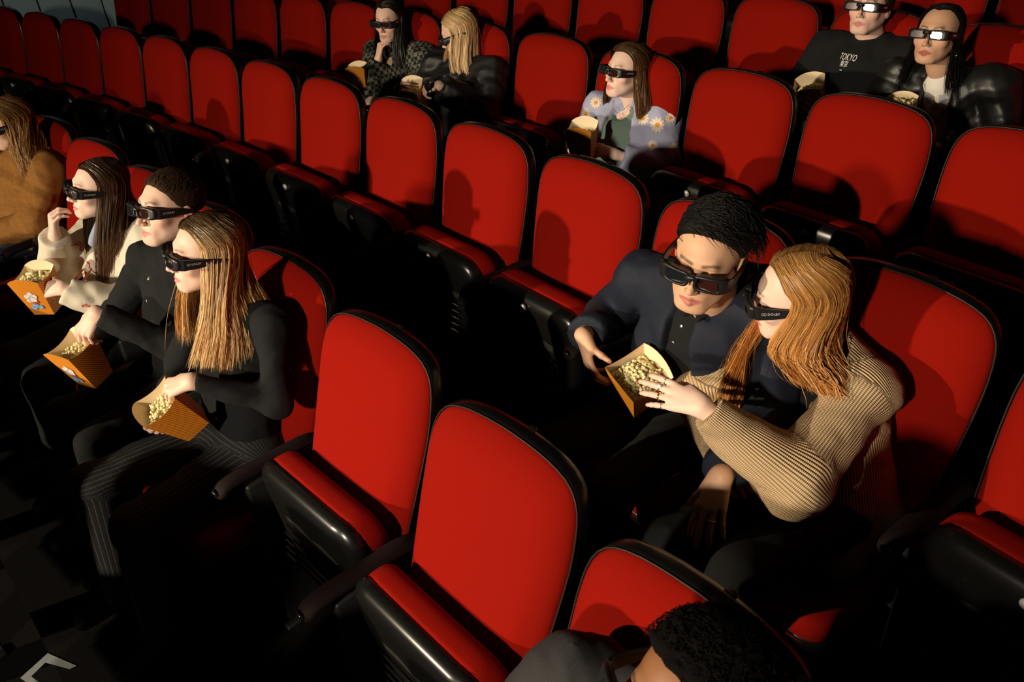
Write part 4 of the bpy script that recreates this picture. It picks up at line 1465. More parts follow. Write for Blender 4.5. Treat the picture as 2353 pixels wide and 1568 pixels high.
plain('daisy_heart', (0.85, 0.30, 0.03), 0.9)
plain('scarf_blue', (0.30, 0.36, 0.50), 0.9)
plain('button_metal', (0.6, 0.55, 0.48), 0.35, metal=0.8)
plain('bead_black', (0.01, 0.01, 0.01), 0.3)
plain('jean_blue', (0.02, 0.03, 0.06), 0.9)
knit('beige_knit', (0.66, 0.465, 0.265), freq=140, bump=0.9)
pinstripe('pinstripe_cloth')
checks('plaid_flannel', (0.016, 0.022, 0.024), (0.17, 0.155, 0.11), 46, c3=(0.25, 0.28, 0.25))
checks('check_sweater', (0.56, 0.48, 0.40), (0.27, 0.31, 0.37), 34)
skin('skin_fair', (0.80, 0.52, 0.40), (0.62, 0.22, 0.20), (0.16, 0.09, 0.05))
skin('skin_pale', (0.86, 0.60, 0.48), (0.72, 0.22, 0.20), (0.30, 0.17, 0.09))
skin('skin_warm', (0.72, 0.42, 0.26), (0.50, 0.17, 0.14), (0.03, 0.02, 0.015))
skin('skin_tan', (0.66, 0.38, 0.24), (0.42, 0.10, 0.08), (0.03, 0.02, 0.015))
skin('skin_brown', (0.30, 0.13, 0.055), (0.25, 0.09, 0.06), (0.01, 0.008, 0.006))
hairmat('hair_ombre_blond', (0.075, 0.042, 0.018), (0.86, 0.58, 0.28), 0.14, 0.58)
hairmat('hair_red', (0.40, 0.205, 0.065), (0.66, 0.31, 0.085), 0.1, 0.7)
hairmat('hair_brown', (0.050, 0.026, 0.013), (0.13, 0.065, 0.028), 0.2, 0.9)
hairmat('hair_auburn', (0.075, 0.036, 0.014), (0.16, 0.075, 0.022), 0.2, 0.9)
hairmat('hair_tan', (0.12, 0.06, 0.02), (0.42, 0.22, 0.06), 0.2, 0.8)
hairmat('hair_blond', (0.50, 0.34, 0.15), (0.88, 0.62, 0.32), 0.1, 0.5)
hairmat('hair_dark', (0.016, 0.011, 0.008), (0.022, 0.015, 0.011), 0.2, 0.9)
hairmat('hair_black', (0.008, 0.007, 0.006), (0.011, 0.009, 0.008), 0.2, 0.9, rough=0.55, spec=0.2)
hairmat('hair_coil', (0.006, 0.005, 0.005), (0.008, 0.007, 0.006), 0.2, 0.9, rough=0.9, spec=0.05)
hairmat('hair_shortbrown', (0.035, 0.019, 0.010), (0.05, 0.028, 0.014), 0.2, 0.9, rough=0.75, spec=0.12)
def buttons(p, V, Q, pts, normal, r=0.006, mat='button_metal'):
    bvh = bvh_of(V, Q)
    n = Vector(D3(*normal)).normalized()
    for c in pts:
        hit = bvh.ray_cast(Vector(P3(*c))+n*0.2, -n, 0.5)
        if hit[0] is None:
            continue
        mb = MB(); mb.tube([hit[0]-hit[1]*.001, hit[0]+hit[1]*.0022, hit[0]+hit[1]*.003], [r, r, r*.7], n=14)
        obj('button', mb.mesh('button', mat), p.root)

# --- front row: blonde woman ------------------------------------------------
def blonde_woman():
    p = Person((0, 3), 'woman with long ombre blonde hair in black top, hand in popcorn box')
    p.joints(neck=(0, -.02, .97), shL=(.165, -.01, .915), shR=(-.17, .03, .91), elL=(.255, .075, .71), wrL=(.125, .255, .835),
             elR=(-.22, .16, .69), wrR=(-.10, .33, .62), kneeR=(-.20, .55, .45), kneeL=(.06, .54, .42))
    p.head((0, .045, 1.135), -14, -10, 0, 1.0)
    hi = p.hand('L', (-.10, .09, -.035), (.25, .35, .85), curl((42, 35, 20), (48, 38, 20), (52, 42, 25), (55, 45, 28)), thumb=(50, 15, 15), sc=.92)
    p.hand('R', (.09, .04, .02), (-.3, .5, -.7), GRIP, sc=.92)
    p.body('skin_fair')
    S = p.torso(.0, w=.92); p.sleeve(S, 'L', -.002); p.sleeve(S, 'R', -.002); p.arm_end(S, 'L', .97); p.arm_end(S, 'R', .97)
    garment('top', S, 'black_cotton', p.root, .008, (.004, 34, 4))
    p.trousers('pinstripe_cloth')
    long_hair(p.hc, p.R, p.sc, 'hair_ombre_blond', p.root,
              [[(.075, .085, -.12), (.07, .12, -.21), (.055, .165, -.31)], [(.100, .035, -.13), (.12, .06, -.22), (.125, .10, -.335)], [(.06, -.095, -.11), (.13, -.09, -.20), (.16, -.075, -.29)]],
              [[(-.080, .075, -.12), (-.085, .10, -.20), (-.085, .13, -.30)], [(-.10, .02, -.13), (-.12, .04, -.22), (-.12, .06, -.31)], [(-.05, -.10, -.12), (-.10, -.11, -.2), (-.12, -.11, -.27)]],
              part=-.012, az0=64, n=3100, segs=15, wave=.008, vol=.08, r=.001, clumps=80, seed=3, frizz=.005, cutvar=.5, thick=.018, tight=.6)
    ring_geo(hi, 2, 0, .55, .0086, .0011, 'silver', p.root)
    p.glasses('black 3D glasses on the ombre blonde woman in the front row')
    popcorn_box((0, 3), (.035, .345, .775), (-.05, .52, .85), math.radians(-20), 'orange striped popcorn box tilted under the ombre blonde woman\'s hand',
                'popped kernel in the box of the ombre blonde woman', 46, seed=2, print_faces=(0, 3), level=-.035)
blonde_woman()
# --- front row: young man ----------------------------------------------------
def young_man():
    p = Person((0, 4), 'young man with short brown hair in black denim jacket reaching into popcorn')
    p.joints(neck=(.10, -.045, .96), shL=(.285, -.03, .885), shR=(-.09, .045, .875), elL=(.28, .17, .68), wrL=(.125, .345, .872),
             elR=(-.22, .18, .66), wrR=(-.06, .37, .63), hip=(.04, .10, .455))
    p.head((.13, .0, 1.12), 4, -16, -3, 1.05, True)
    p.hand('L', (-.035, .075, -.075), (.25, .75, .5), curl((35, 30, 18), (40, 32, 18), (45, 36, 20), (50, 42, 22)), thumb=(60, 10, 10))
    p.hand('R', (.08, .05, .03), (-.4, .6, -.5), GRIP, h=.005)
    p.body('skin_fair')
    S = p.torso(.012, w=1.0); p.sleeve(S, 'L', .012); p.sleeve(S, 'R', .012); p.arm_end(S, 'L', .96); p.arm_end(S, 'R', .96)
    J = p.J
    for s in (-1, 1):   # collar
        S.cap(J['neck']+np.array([s*.055, .03, .0]), J['neck']+np.array([s*.045, -.07, -.06]), .016, .014, .012)
    S.cap(J['neck']+np.array([-.05, .035, .0]), J['neck']+np.array([.05, .035, .0]), .016, None, .012)
    o, V, Q = garment('jacket', S, 'black_denim', p.root, .008, (.005, 30, 8))
    buttons(p, V, Q, [(.055, .2, .80), (.05, .25, .70), (.06, .2, .88)], (.3, 1, .15), .0075)
    p.trousers('black_cotton')
    cap_hair(p.hc, p.R, p.sc, 'hair_shortbrown', p.root, vol=.004, hairline=.064, nape=-.03, side_z=-.02, fade=.000, bump=wrinkles(.0012, 260, 3), strands=(1300, .026, (0, -1, -.25), .003, (0, 180), (22, 89)), seed=6)
    p.glasses('black 3D glasses on the short-haired young man in black denim')
    popcorn_box((0, 4), (.06, .445, .775), (.0, .22, .97), math.radians(18), 'orange striped popcorn box held by the young man in black denim',
                'popped kernel in the box of the young man in black denim', 34, seed=3, print_faces=(0,), level=-.04)
young_man()
# --- front row: girl in hoodie -------------------------------------------------
def hoodie_girl():
    p = Person((0, 5), 'girl with long brown hair in cream hoodie eating popcorn from her fingers')
    p.joints(neck=(.08, .0, .885), shL=(.235, -.02, .825), shR=(-.08, .05, .82), elL=(.285, .19, .62), wrL=(.155, .335, .752),
             elR=(-.17, .25, .665), wrR=(-.025, .235, .885), hip=(.04, .12, .455))
    p.head((.08, .045, 1.04), -10, -14, 2, 1.0)
    p.hand('L', (-.10, .06, -.005), (.55, .45, .6), GRIP, thumb=(30, 20, 20), sc=.92)
    p.hand('R', (.015, -.015, .10), (-.25, .9, .1), curl((60, 50, 25), (58, 50, 25), (50, 45, 25), (45, 40, 25)), thumb=(55, 15, 15), sc=.92)
    p.body('skin_pale')
    S = p.torso(.022, w=.95); p.sleeve(S, 'L', .022, loose=.010); p.sleeve(S, 'R', .022, loose=.010); p.arm_end(S, 'L', .95); p.arm_end(S, 'R', .95)
    J = p.J
    for a, b in (((-.075, .05, .0), (.0, .095, .02)), ((.0, .095, .02), (.08, .05, .0)), ((.08, .05, .0), (.065, -.06, -.045)), ((-.075, .05, .0), (-.06, -.06, -.045))):
        S.cap(J['neck']+np.array(a), J['neck']+np.array(b), .030, .024, .015)
    o, V, Q = garment('hoodie', S, 'cream_fleece', p.root, .008, (.009, 22, 5))
    # red scrawled print
    rng = np.random.default_rng(4)
    for k, (c, sz) in enumerate((((.14, .14, .80), .034), ((.06, .2, .74), .028), ((.235, .12, .70), .020), ((.02, .2, .82), .022), ((.20, .1, .76), .018), ((.22, .28, .69), .016))):
        pts = []; polys = []
        a = rng.uniform(0, 6.28); last = None
        m = 9
        for i in range(m):
            t = a+i*0.62; rr = sz*(0.55+0.45*math.sin(i*1.7+k)); x = rr*math.cos(t); y = rr*math.sin(t)
            w = .0042 if k < 2 else .0026
            pts += [(x-w*math.sin(t+1.2), y+w*math.cos(t+1.2)), (x+w*math.sin(t+1.2), y-w*math.cos(t+1.2))]
            if i:
                polys.append([2*i-2, 2*i-1, 2*i+1, 2*i])
        lay_on(V, Q, pts, P3(*c), D3(.75, .6, .25), (0, 0, 1), polys, 'red_print', 'print_red', p.root, .0018)
    S = SDF(.015)   # pale blue scarf end at the throat
    S.cap(J['neck']+np.array([-.01, -.075, .035]), J['neck']+np.array([-.035, -.135, -.055]), .016, .020)
    garment('scarf', S, 'scarf_blue', p.root, .007, (.004, 40, 3))
    p.trousers('black_cotton')
    long_hair(p.hc, p.R, p.sc, 'hair_brown', p.root,
              [[(.06, .08, -.12), (.055, .11, -.22), (.03, .14, -.38)], [(.095, .02, -.12), (.10, .06, -.20), (.06, .11, -.35)], [(.05, -.10, -.10), (.10, -.07, -.16), (.11, -.04, -.22)]],
              [[(-.075, .07, -.12), (-.07, .10, -.22), (-.06, .12, -.36)], [(-.09, .02, -.12), (-.09, .06, -.2), (-.08, .09, -.32)], [(-.05, -.1, -.1), (-.08, -.08, -.16), (-.09, -.06, -.22)]],
              part=0, az0=66, n=1700, segs=14, wave=.005, vol=.05, r=.0011, seed=8)
    p.glasses('black 3D glasses on the girl in the cream hoodie')
    popcorn_box((0, 5), (.03, .385, .80), (.05, .10, 1), math.radians(35), 'orange striped popcorn box held by the girl in the cream hoodie', seed=5, print_faces=(0, 3), level=-.02)
hoodie_girl()
# --- front row, far left: tan jacket -------------------------------------------
def tan_person():
    p = Person((0, 7), 'person with wavy light brown hair in tan suede jacket at left edge', False)
    p.joints(neck=(.045, -.05, .90), shL=(.205, -.03, .835), shR=(-.14, .03, .83), elL=(.275, .13, .64), wrL=(.12, .28, .60), elR=(-.22, .16, .62), wrR=(-.06, .30, .60))
    p.head((.05, -.0, 1.06), -8, 4, 0, .98)
    p.hand('L', (-.1, .05, -.01), (.3, .5, .8), GRIP, sc=.92, h=.005); p.hand('R', (.1, .05, -.01), (-.3, .5, .8), GRIP, sc=.92, h=.005)
    p.body('skin_fair')
    S = p.torso(.03, w=1.0); p.sleeve(S, 'L', .026, loose=.012); p.sleeve(S, 'R', .026, loose=.012); p.arm_end(S, 'L', .95); p.arm_end(S, 'R', .95)
    garment('jacket', S, 'tan_suede', p.root, .010, (.012, 22, 9))
    p.trousers('jean_blue')
    long_hair(p.hc, p.R, p.sc, 'hair_tan', p.root,
              [[(.09, .06, -.12), (.12, .08, -.24)], [(.12, .02, -.12), (.15, .03, -.24)], [(.06, -.10, -.10), (.13, -.07, -.20)]],
              [[(-.09, .06, -.12), (-.11, .08, -.24)], [(-.11, .02, -.12), (-.13, .03, -.24)], [(-.05, -.10, -.10), (-.1, -.08, -.20)]],
              az0=60, segs=13, n=900, wave=.014, wavefreq=16, vol=.16, r=.0013, seed=9)
    p.glasses('black 3D glasses on the person in the tan suede jacket')
tan_person()
# --- second row: man in navy jacket ------------------------------------------------
def navy_man():
    p = Person((1, -1), 'dark-haired man in navy jacket and black polo leaning over shared popcorn')
    p.joints(neck=(.185, .165, .945), shL=(.365, .10, .90), shR=(-.065, .155, .865), elL=(.455, .27, .69), wrL=(.515, .515, .715),
             elR=(-.235, .115, .655), wrR=(-.115, .365, .742), hip=(.06, .14, .455))
    p.head((.235, .265, 1.095), 22, 2, 8, 1.06, True, chub=1.0, lips=1.12)
    p.hand('R', (.062, .028, -.10), (-.45, .80, .10), curl((18, 28, 18), (22, 30, 18), (26, 32, 18), (30, 36, 20)), thumb=(45, 12, 10), sc=1.0)
    hl = p.hand('L', (.025, .085, -.085), (.1, .62, .78), curl((14, 16, 10), (10, 14, 10), (12, 16, 10), (16, 18, 12)), thumb=(25, 5, 5), spread=(5, 1, -4, -12), sc=1.0)
    p.body('skin_warm')
    S = p.torso(.004, w=.97)
    J = p.J
    for s in (-1, 1):
        S.cap(J['neck']+np.array([s*.058, .02, .0]), J['neck']+np.array([s*.022, -.085, -.055]), .014, .012, .012)
    S.cap(J['neck']+np.array([-.055, .03, .0]), J['neck']+np.array([.055, .03, .0]), .014, None, .012)
    o, V, Q = garment('polo_shirt', S, 'black_cotton', p.root, .0085, (.003, 36, 2))
    buttons(p, V, Q, [(.155, .3, .845), (.135, .3, .785), (.165, .3, .895)], (.25, 1, .25), .006, 'silver')
    S = p.torso(.024, w=1.0); p.sleeve(S, 'L', .024, loose=.008); p.sleeve(S, 'R', .024, loose=.012); p.arm_end(S, 'L', .97); p.arm_end(S, 'R', .93)
    mid = J['mid']; f = np.cross(p.ax, np.array([0, 0, 1.0])); f = f if f[1] < 0 else -f
    # open front
    S.ell(J['chest']+f*.13+np.array([-.005, 0, .06]), (.040, .085, .17), None, .012, 's')
    S.ell(J['chest']+f*.15+np.array([-.01, 0, -.14]), (.055, .10, .20), None, .012, 's')
    garment('jacket', S, 'navy_cloth', p.root, .0085, (.007, 26, 12))
    p.trousers('black_denim')
    cap_hair(p.hc, p.R, p.sc, 'hair_black', p.root, vol=.010, hairline=.098, nape=-.055, side_z=-.03, strands=(1900, .060, (.95, .15, -.05), .010, (0, 178), (8, 89)), seed=11, skip=(55, 38))
    ring_geo(hl, 2, 0, .5, .0094, .0013, 'gold', p.root)
    # beaded bracelet
    W = Vector(J['wrL']); ax = (Vector(J['wrL'])-Vector(J['elL'])).normalized(); u = ax.orthogonal().normalized(); w = ax.cross(u)
    mb = MB()
    for k in range(22):
        t = 2*math.pi*k/22; c = W-ax*.012+(u*math.cos(t)+w*math.sin(t))*.0285
        mb.tube([c-ax*.0036, c, c+ax*.0036], [.0015, .0038, .0015], n=7)
    obj('bracelet', mb.mesh('bracelet', 'bead_black'), p.root)
    p.glasses('black 3D glasses on the man in the navy jacket', 1.03)
    popcorn_box((1, -1), (.090, .345, .705), (.30, .30, .90), math.radians(-12), 'orange striped popcorn box shared by the couple in the second row',
                'popped kernel in the box shared by the couple', 92, seed=7, print_faces=(3,), H=.17, a=.068, level=-.028)
navy_man()
# --- second row: red-haired woman -----------------------------------------------------
def red_woman():
    p = Person((1, -2), 'red-haired woman in chunky beige knit cardigan reaching for shared popcorn')
    p.joints(neck=(-.075, .075, .885), shL=(.055, .11, .805), shR=(-.235, .06, .815), elL=(.085, .395, .71), wrL=(-.115, .50, .865),
             elR=(-.34, .20, .62), wrR=(-.17, .33, .585), hip=(.02, .12, .455), kneeR=(-.14, .56, .43), kneeL=(.085, .575, .54), ankL=(-.08, .74, .21))
    p.head((-.12, .165, 1.025), -56, 8, 4, 1.0)
    hi = p.hand('L', (-.16, .045, .005), (.05, .62, .75), curl((14, 14, 8), (12, 12, 8), (16, 14, 8), (18, 14, 8)), thumb=(60, 10, 5), spread=(5, 1, -3, -8), sc=.96, long=1.06)
    p.hand('R', (.08, .06, .0), (0, .5, .8), GRIP, sc=.92, h=.005)
    p.body('skin_pale')
    S = p.torso(.0, w=.92)
    garment('black_top', S, 'black_cotton', p.root, .008, (.003, 34, 4))
    J = p.J
    S = p.torso(.028, w=.95)
    p.sleeve(S, 'L', .022, loose=.022, cuff=.048); p.sleeve(S, 'R', .028, loose=.014)
    # bunched folds round the elbow
    e = J['elL']; dU = (J['shL']-e)/np.linalg.norm(J['shL']-e); dF = (J['wrL']-e)/np.linalg.norm(J['wrL']-e)
    S.cap(e+dU*.06+np.array([.0, .0, -.035]), e+dU*.07+np.array([.05, -.03, .01]), .034, .030, .02)
    S.cap(e+dF*.05+np.array([-.0, -.03, -.035]), e+dF*.03+np.array([.045, -.03, -.02]), .030, .028, .02)
    S.cap(P3(.12, .08, .43), P3(.14, .24, .40), .085, .065, .03)     # coat tail lying on the seat
    p.arm_end(S, 'L', .94); p.arm_end(S, 'R', .94)
    f = np.cross(p.ax, np.array([0, 0, 1.0])); f = f if f[1] < 0 else -f
    S.ell(J['neck']+np.array([.01, -.07, -.045]), (.080, .115, .10), None, .010, 's')
    S.ell(J['neck']+np.array([.015, -.10, -.13]), (.042, .10, .12), None, .010, 's')
    garment('cardigan', S, 'beige_knit', p.root, .0072, (.006, 20, 14), 1, True)
    p.trousers('black_cotton')
    long_hair(p.hc, p.R, p.sc, 'hair_red', p.root,
              [[(.015, .100, -.105), (.055, .095, -.145), (.115, .085, -.175)], [(.085, .065, -.105), (.135, .055, -.145), (.185, .045, -.185)], [(.085, -.05, -.11), (.16, -.03, -.18), (.20, -.02, -.27)]],
              [[(-.075, .07, -.12), (-.045, .15, -.21), (-.035, .17, -.35)], [(-.085, .03, -.12), (-.075, .13, -.22), (-.055, .16, -.34)], [(-.06, -.06, -.12), (-.10, -.05, -.2), (-.11, -.03, -.27)]],
              part=.004, az0=76, front_el=38, n=3100, wave=.012, wavefreq=13, vol=.12, r=.001, segs=16, clumps=60, seed=15, frizz=.005, halo=.06)
    ring_geo(hi, 0, 0, .55, .0088, .0012, 'silver', p.root)
    ring_geo(hi, 1, 0, .5, .0092, .0016, 'silver', p.root, 'white_print')
    ring_geo(hi, 2, 0, .5, .0088, .0022, 'gold', p.root)
    ring_geo(hi, 3, 0, .5, .0080, .0010, 'silver', p.root)
    p.glasses('black 3D glasses on the red-haired woman in the beige cardigan', 1.02)
red_woman()
# --- third row ---------------------------------------------------------------------------
def daisy_woman():
    p = Person((2, -1), 'woman in lavender daisy cardigan over teal top holding popcorn', False)
    p.joints(neck=(.0, -.055, .80), shL=(.165, -.075, .745), shR=(-.165, -.02, .745), elL=(.235, -.02, .54), wrL=(.095, .165, .63),
             elR=(-.24, .05, .53), wrR=(-.07, .25, .665), hip=(0, .10, .42))
    p.head((0, -.02, .95), -8, -10, 0, 1.0)
    p.hand('L', (-.09, .09, .045), (.5, .3, .8), GRIP, sc=.9); p.hand('R', (.05, .09, .03), (-.7, .3, .5), GRIP, sc=.9)
    p.body('skin_pale')
    S = p.torso(.006, w=.93)
    S.ell(p.J['neck']+np.array([0, -.085, -.015]), (.048, .055, .050), None, .006, 's')
    garment('teal_top', S, 'teal_jersey', p.root, .008, (.003, 40, 3))
    J = p.J
    S = p.torso(.020, w=.95); p.sleeve(S, 'L', .022, loose=.012); p.sleeve(S, 'R', .022, loose=.012); p.arm_end(S, 'L', .88); p.arm_end(S, 'R', .92)
    f = np.cross(p.ax, np.array([0, 0, 1.0])); f = f if f[1] < 0 else -f
    S.ell(J['chest']+f*.15+np.array([0, 0, .10]), (.082, .14, .17), None, .008, 's')
    S.ell(J['chest']+f*.16+np.array([0, 0, -.12]), (.100, .14, .25), None, .008, 's')
    o, V, Q = garment('cardigan', S, 'lavender_knit', p.root, .008, (.005, 26, 15))
    for k, (c, r) in enumerate((((.15, -.057, .729), .034), ((.20, -.12, .61), .034), ((-.17, -.018, .775), .028), ((-.20, .03, .725), .030), ((.10, -.017, .755), .028), ((.15, -.03, .64), .024), ((.20, -.087, .76), .024))):
        pts = []; polys = []
        for q in range(11):
            a = 2*math.pi*q/11
            pp, ff = fan(r*.62*math.cos(a), r*.62*math.sin(a), r*.40, r*.19, 8, a, len(pts)); pts += pp; polys += ff
        n = D3(.70 if c[0] > 0 else .45, .85, .25)
        d = lay_on(V, Q, pts, P3(*c), n, (0, 0, 1), polys, 'daisy_print', 'daisy_petal', p.root, .0015)
        if d is None:
            continue
        pp, ff = fan(0, 0, r*.30, r*.30, 10)
        lay_on(V, Q, pp, P3(*c), n, (0, 0, 1), ff, 'daisy_heart', 'daisy_heart', d, .0030)
    mb = MB()
    mb.tube([P3(x, .02+.045*(1-(x/.05)**2), .815-.05*(1-(abs(x)/.05)**1.6)) for x in np.linspace(-.05, .05, 13)], .0011, n=5)
    obj('necklace', mb.mesh('necklace', 'silver'), p.root)
    p.trousers('black_cotton', shoes=False)
    long_hair(p.hc, p.R, p.sc, 'hair_auburn', p.root,
              [[(.095, .05, -.10), (.105, .05, -.20)], [(.13, .0, -.10), (.15, .0, -.21)], [(.06, -.10, -.10), (.11, -.08, -.20)]],
              [[(-.085, .05, -.12), (-.09, .045, -.17)], [(-.11, .0, -.12), (-.115, .0, -.18)], [(-.05, -.10, -.10), (-.07, -.09, -.18)]],
              part=-.018, az0=68, segs=13, n=1400, wave=.010, vol=.17, r=.0013, seed=18, cutvar=.1)
    p.glasses('black 3D glasses on the woman in the daisy cardigan')
    popcorn_box((2, -1), (.01, .295, .78), (.0, .08, 1), math.radians(28), 'orange striped popcorn box held by the woman in the daisy cardigan', seed=9, print_faces=(0, 3), level=-.04)
daisy_woman()
def bomber_woman():
    p = Person((2, 1), 'woman with long straight blonde hair in black bomber jacket turning away', False)
    p.joints(neck=(.0, -.01, .85), shL=(.185, -.01, .79), shR=(-.17, .05, .785), elL=(.27, .13, .62), wrL=(.125, .305, .795), elR=(-.23, .19, .61), wrR=(-.10, .36, .72), hip=(0, .1, .43))
    p.head((0, .03, .99), -48, 20, 0, .97)
    p.hand('L', (-.10, .05, -.02), (.3, .4, .85), PINCH, sc=.92); p.hand('R', (.04, .06, .05), (-.6, .6, .2), GRIP, sc=.92)
    p.body('skin_fair')
    S = p.torso(.034, w=1.0); p.sleeve(S, 'L', .034, loose=.016); p.sleeve(S, 'R', .03, loose=.016); p.arm_end(S, 'L', .95); p.arm_end(S, 'R', .95)
    garment('bomber_jacket', S, 'bomber_nylon', p.root, .009, (.011, 26, 20))
    p.trousers('black_cotton', shoes=False)
    long_hair(p.hc, p.R, p.sc, 'hair_blond', p.root,
              [[(.02, .10, -.12), (.03, .10, -.20)], [(.09, .05, -.12), (.11, .06, -.20)], [(.09, -.05, -.11), (.13, -.04, -.19)]],
              [[(-.075, .05, -.12), (-.05, .09, -.26)], [(-.08, .02, -.12), (-.06, .05, -.22)], [(-.04, -.07, -.1), (-.04, -.07, -.18)]],
              part=0, az0=60, segs=12, n=1000, wave=.003, vol=.10, r=.0013, seed=21, cutvar=.12)
    p.glasses('black 3D glasses half hidden by the straight blonde hair')
    popcorn_box((2, 1), (-.03, .385, .785), (.1, .35, .93), math.radians(30), 'orange striped popcorn box held by the woman in black bomber', seed=10, print_faces=(), level=-.045)
bomber_woman()
def plaid_woman():
    p = Person((2, 2), 'woman with long dark hair in plaid flannel shirt, hand at chin', False)
    p.joints(neck=(.0, .0, .86), shL=(.18, -.01, .80), shR=(-.175, .055, .795), elL=(.235, .15, .60), wrL=(.07, .28, .60), elR=(-.06, .245, .63), wrR=(-.02, .165, .80), hip=(0, .12, .43))
    p.head((0, .06, 1.0), 20, 2, 0, .97)
    p.hand('R', (.015, -.02, .09), (-.3, .85, .2), curl((70, 60, 30), (60, 60, 30), (45, 50, 30), (35, 40, 25)), thumb=(30, 10, 5), sc=.92); p.hand('L', (-.1, .03, .0), (.2, .4, .9), GRIP, sc=.92, h=.005)
    p.body('skin_fair')
    S = p.torso(.018, w=.98); p.sleeve(S, 'L', .018, loose=.01); p.sleeve(S, 'R', .018, loose=.01); p.arm_end(S, 'L', .95); p.arm_end(S, 'R', .95)
    J = p.J
    for s in (-1, 1):
        S.cap(J['neck']+np.array([s*.058, .02, .0]), J['neck']+np.array([s*.04, -.08, -.06]), .016, .014, .012)
    garment('flannel_shirt', S, 'plaid_flannel', p.root, .009, (.007, 26, 22))
    p.trousers('black_cotton', shoes=False)
    long_hair(p.hc, p.R, p.sc, 'hair_dark', p.root,
              [[(.09, .06, -.12), (.11, .07, -.26)], [(.11, .0, -.12), (.13, .02, -.26)], [(.06, -.09, -.10), (.12, -.07, -.24)]],
              [[(-.07, .07, -.12), (-.085, .10, -.30)], [(-.10, .02, -.12), (-.10, .08, -.3)], [(-.05, -.1, -.10), (-.09, -.08, -.24)]],
              part=0, az0=66, segs=12, n=900, wave=.005, vol=.07, r=.0013, seed=23)
    p.glasses('black 3D glasses on the woman in the plaid shirt')
    popcorn_box((2, 2), (-.085, .285, .775), (-.05, .0, 1), math.radians(40), 'orange striped popcorn box standing before the woman in plaid', seed=11, print_faces=(0, 3), level=-.04)
plaid_woman()
# --- fourth row ------------------------------------------------------------------------------
def tokyo_man():
    p = Person((3, -1), 'man in black hoodie printed TOKYO in the fourth row', False)
    p.joints(neck=(.0, -.03, .90), shL=(.215, -.03, .845), shR=(-.205, .0, .83), elL=(.27, .10, .60), wrL=(.10, .27, .58), elR=(-.29, .12, .60), wrR=(-.16, .30, .66), hip=(0, .12, .43))
    p.head((0, .02, 1.05), 6.5, -11.6, 0, 1.03, True)
    p.hand('R', (.06, .06, .02), (-.6, .5, .5), GRIP, h=.005); p.hand('L', (-.1, .04, 0), (.2, .4, .9), GRIP, h=.005)
    p.body('skin_fair')
    S = p.torso(.026, w=1.04); p.sleeve(S, 'L', .026, loose=.012); p.sleeve(S, 'R', .026, loose=.012); p.arm_end(S, 'L', .95); p.arm_end(S, 'R', .95)
    J = p.J
    for a, b in (((-.085, .03, .01), (.0, .09, .03)), ((.0, .09, .03), (.085, .03, .01)), ((.085, .03, .01), (.02, -.095, -.05)), ((-.085, .03, .01), (-.02, -.095, -.05))):
        S.cap(J['neck']+np.array(a), J['neck']+np.array(b), .030, .022, .012)
    o, V, Q = garment('hoodie', S, 'black_cotton', p.root, .0085, (.006, 24, 25))
    def letters(body, size, c, sx=1.0, spacing=1.0):
        me = text_mesh(body, size, 'white_print', 0.0, spacing)
        pts = [(v.co.x*sx, v.co.y) for v in me.vertices]; polys = [list(f.vertices) for f in me.polygons]
        lay_on(V, Q, pts, P3(*c), D3(0.05, 1, .25), (0, 0, 1), polys, 'chest_print', 'white_print', p.root, .0025)
    letters('TOKYO', .043, (-.018, .1, .838), .56)
    letters('東京', .030, (-.024, .1, .806), .66)
    pts = [(-.006, -.0014), (.006, -.0014), (.006, .0014), (-.006, .0014)]
    lay_on(V, Q, pts, P3(-.030, .1, .778), D3(0.05, 1, .25), (0, 0, 1), [[0, 1, 2, 3]], 'chest_print', 'white_print', p.root, .0025)
    p.trousers('black_cotton', shoes=False)
    cap_hair(p.hc, p.R, p.sc, 'hair_shortbrown', p.root, vol=.012, hairline=.058, nape=-.04, side_z=-.02, strands=(400, .03, (0, -1, 0), .004, (0, 180), (35, 88)), seed=26)
    p.glasses('black 3D glasses on the man in the TOKYO hoodie', 1.03)
    popcorn_box((3, -1), (-.10, .30, .745), (-.15, .35, .92), math.radians(25), 'popcorn box with pale lining held by the man in TOKYO hoodie', seed=12, print_faces=(), level=-.035, a=.07)
tokyo_man()
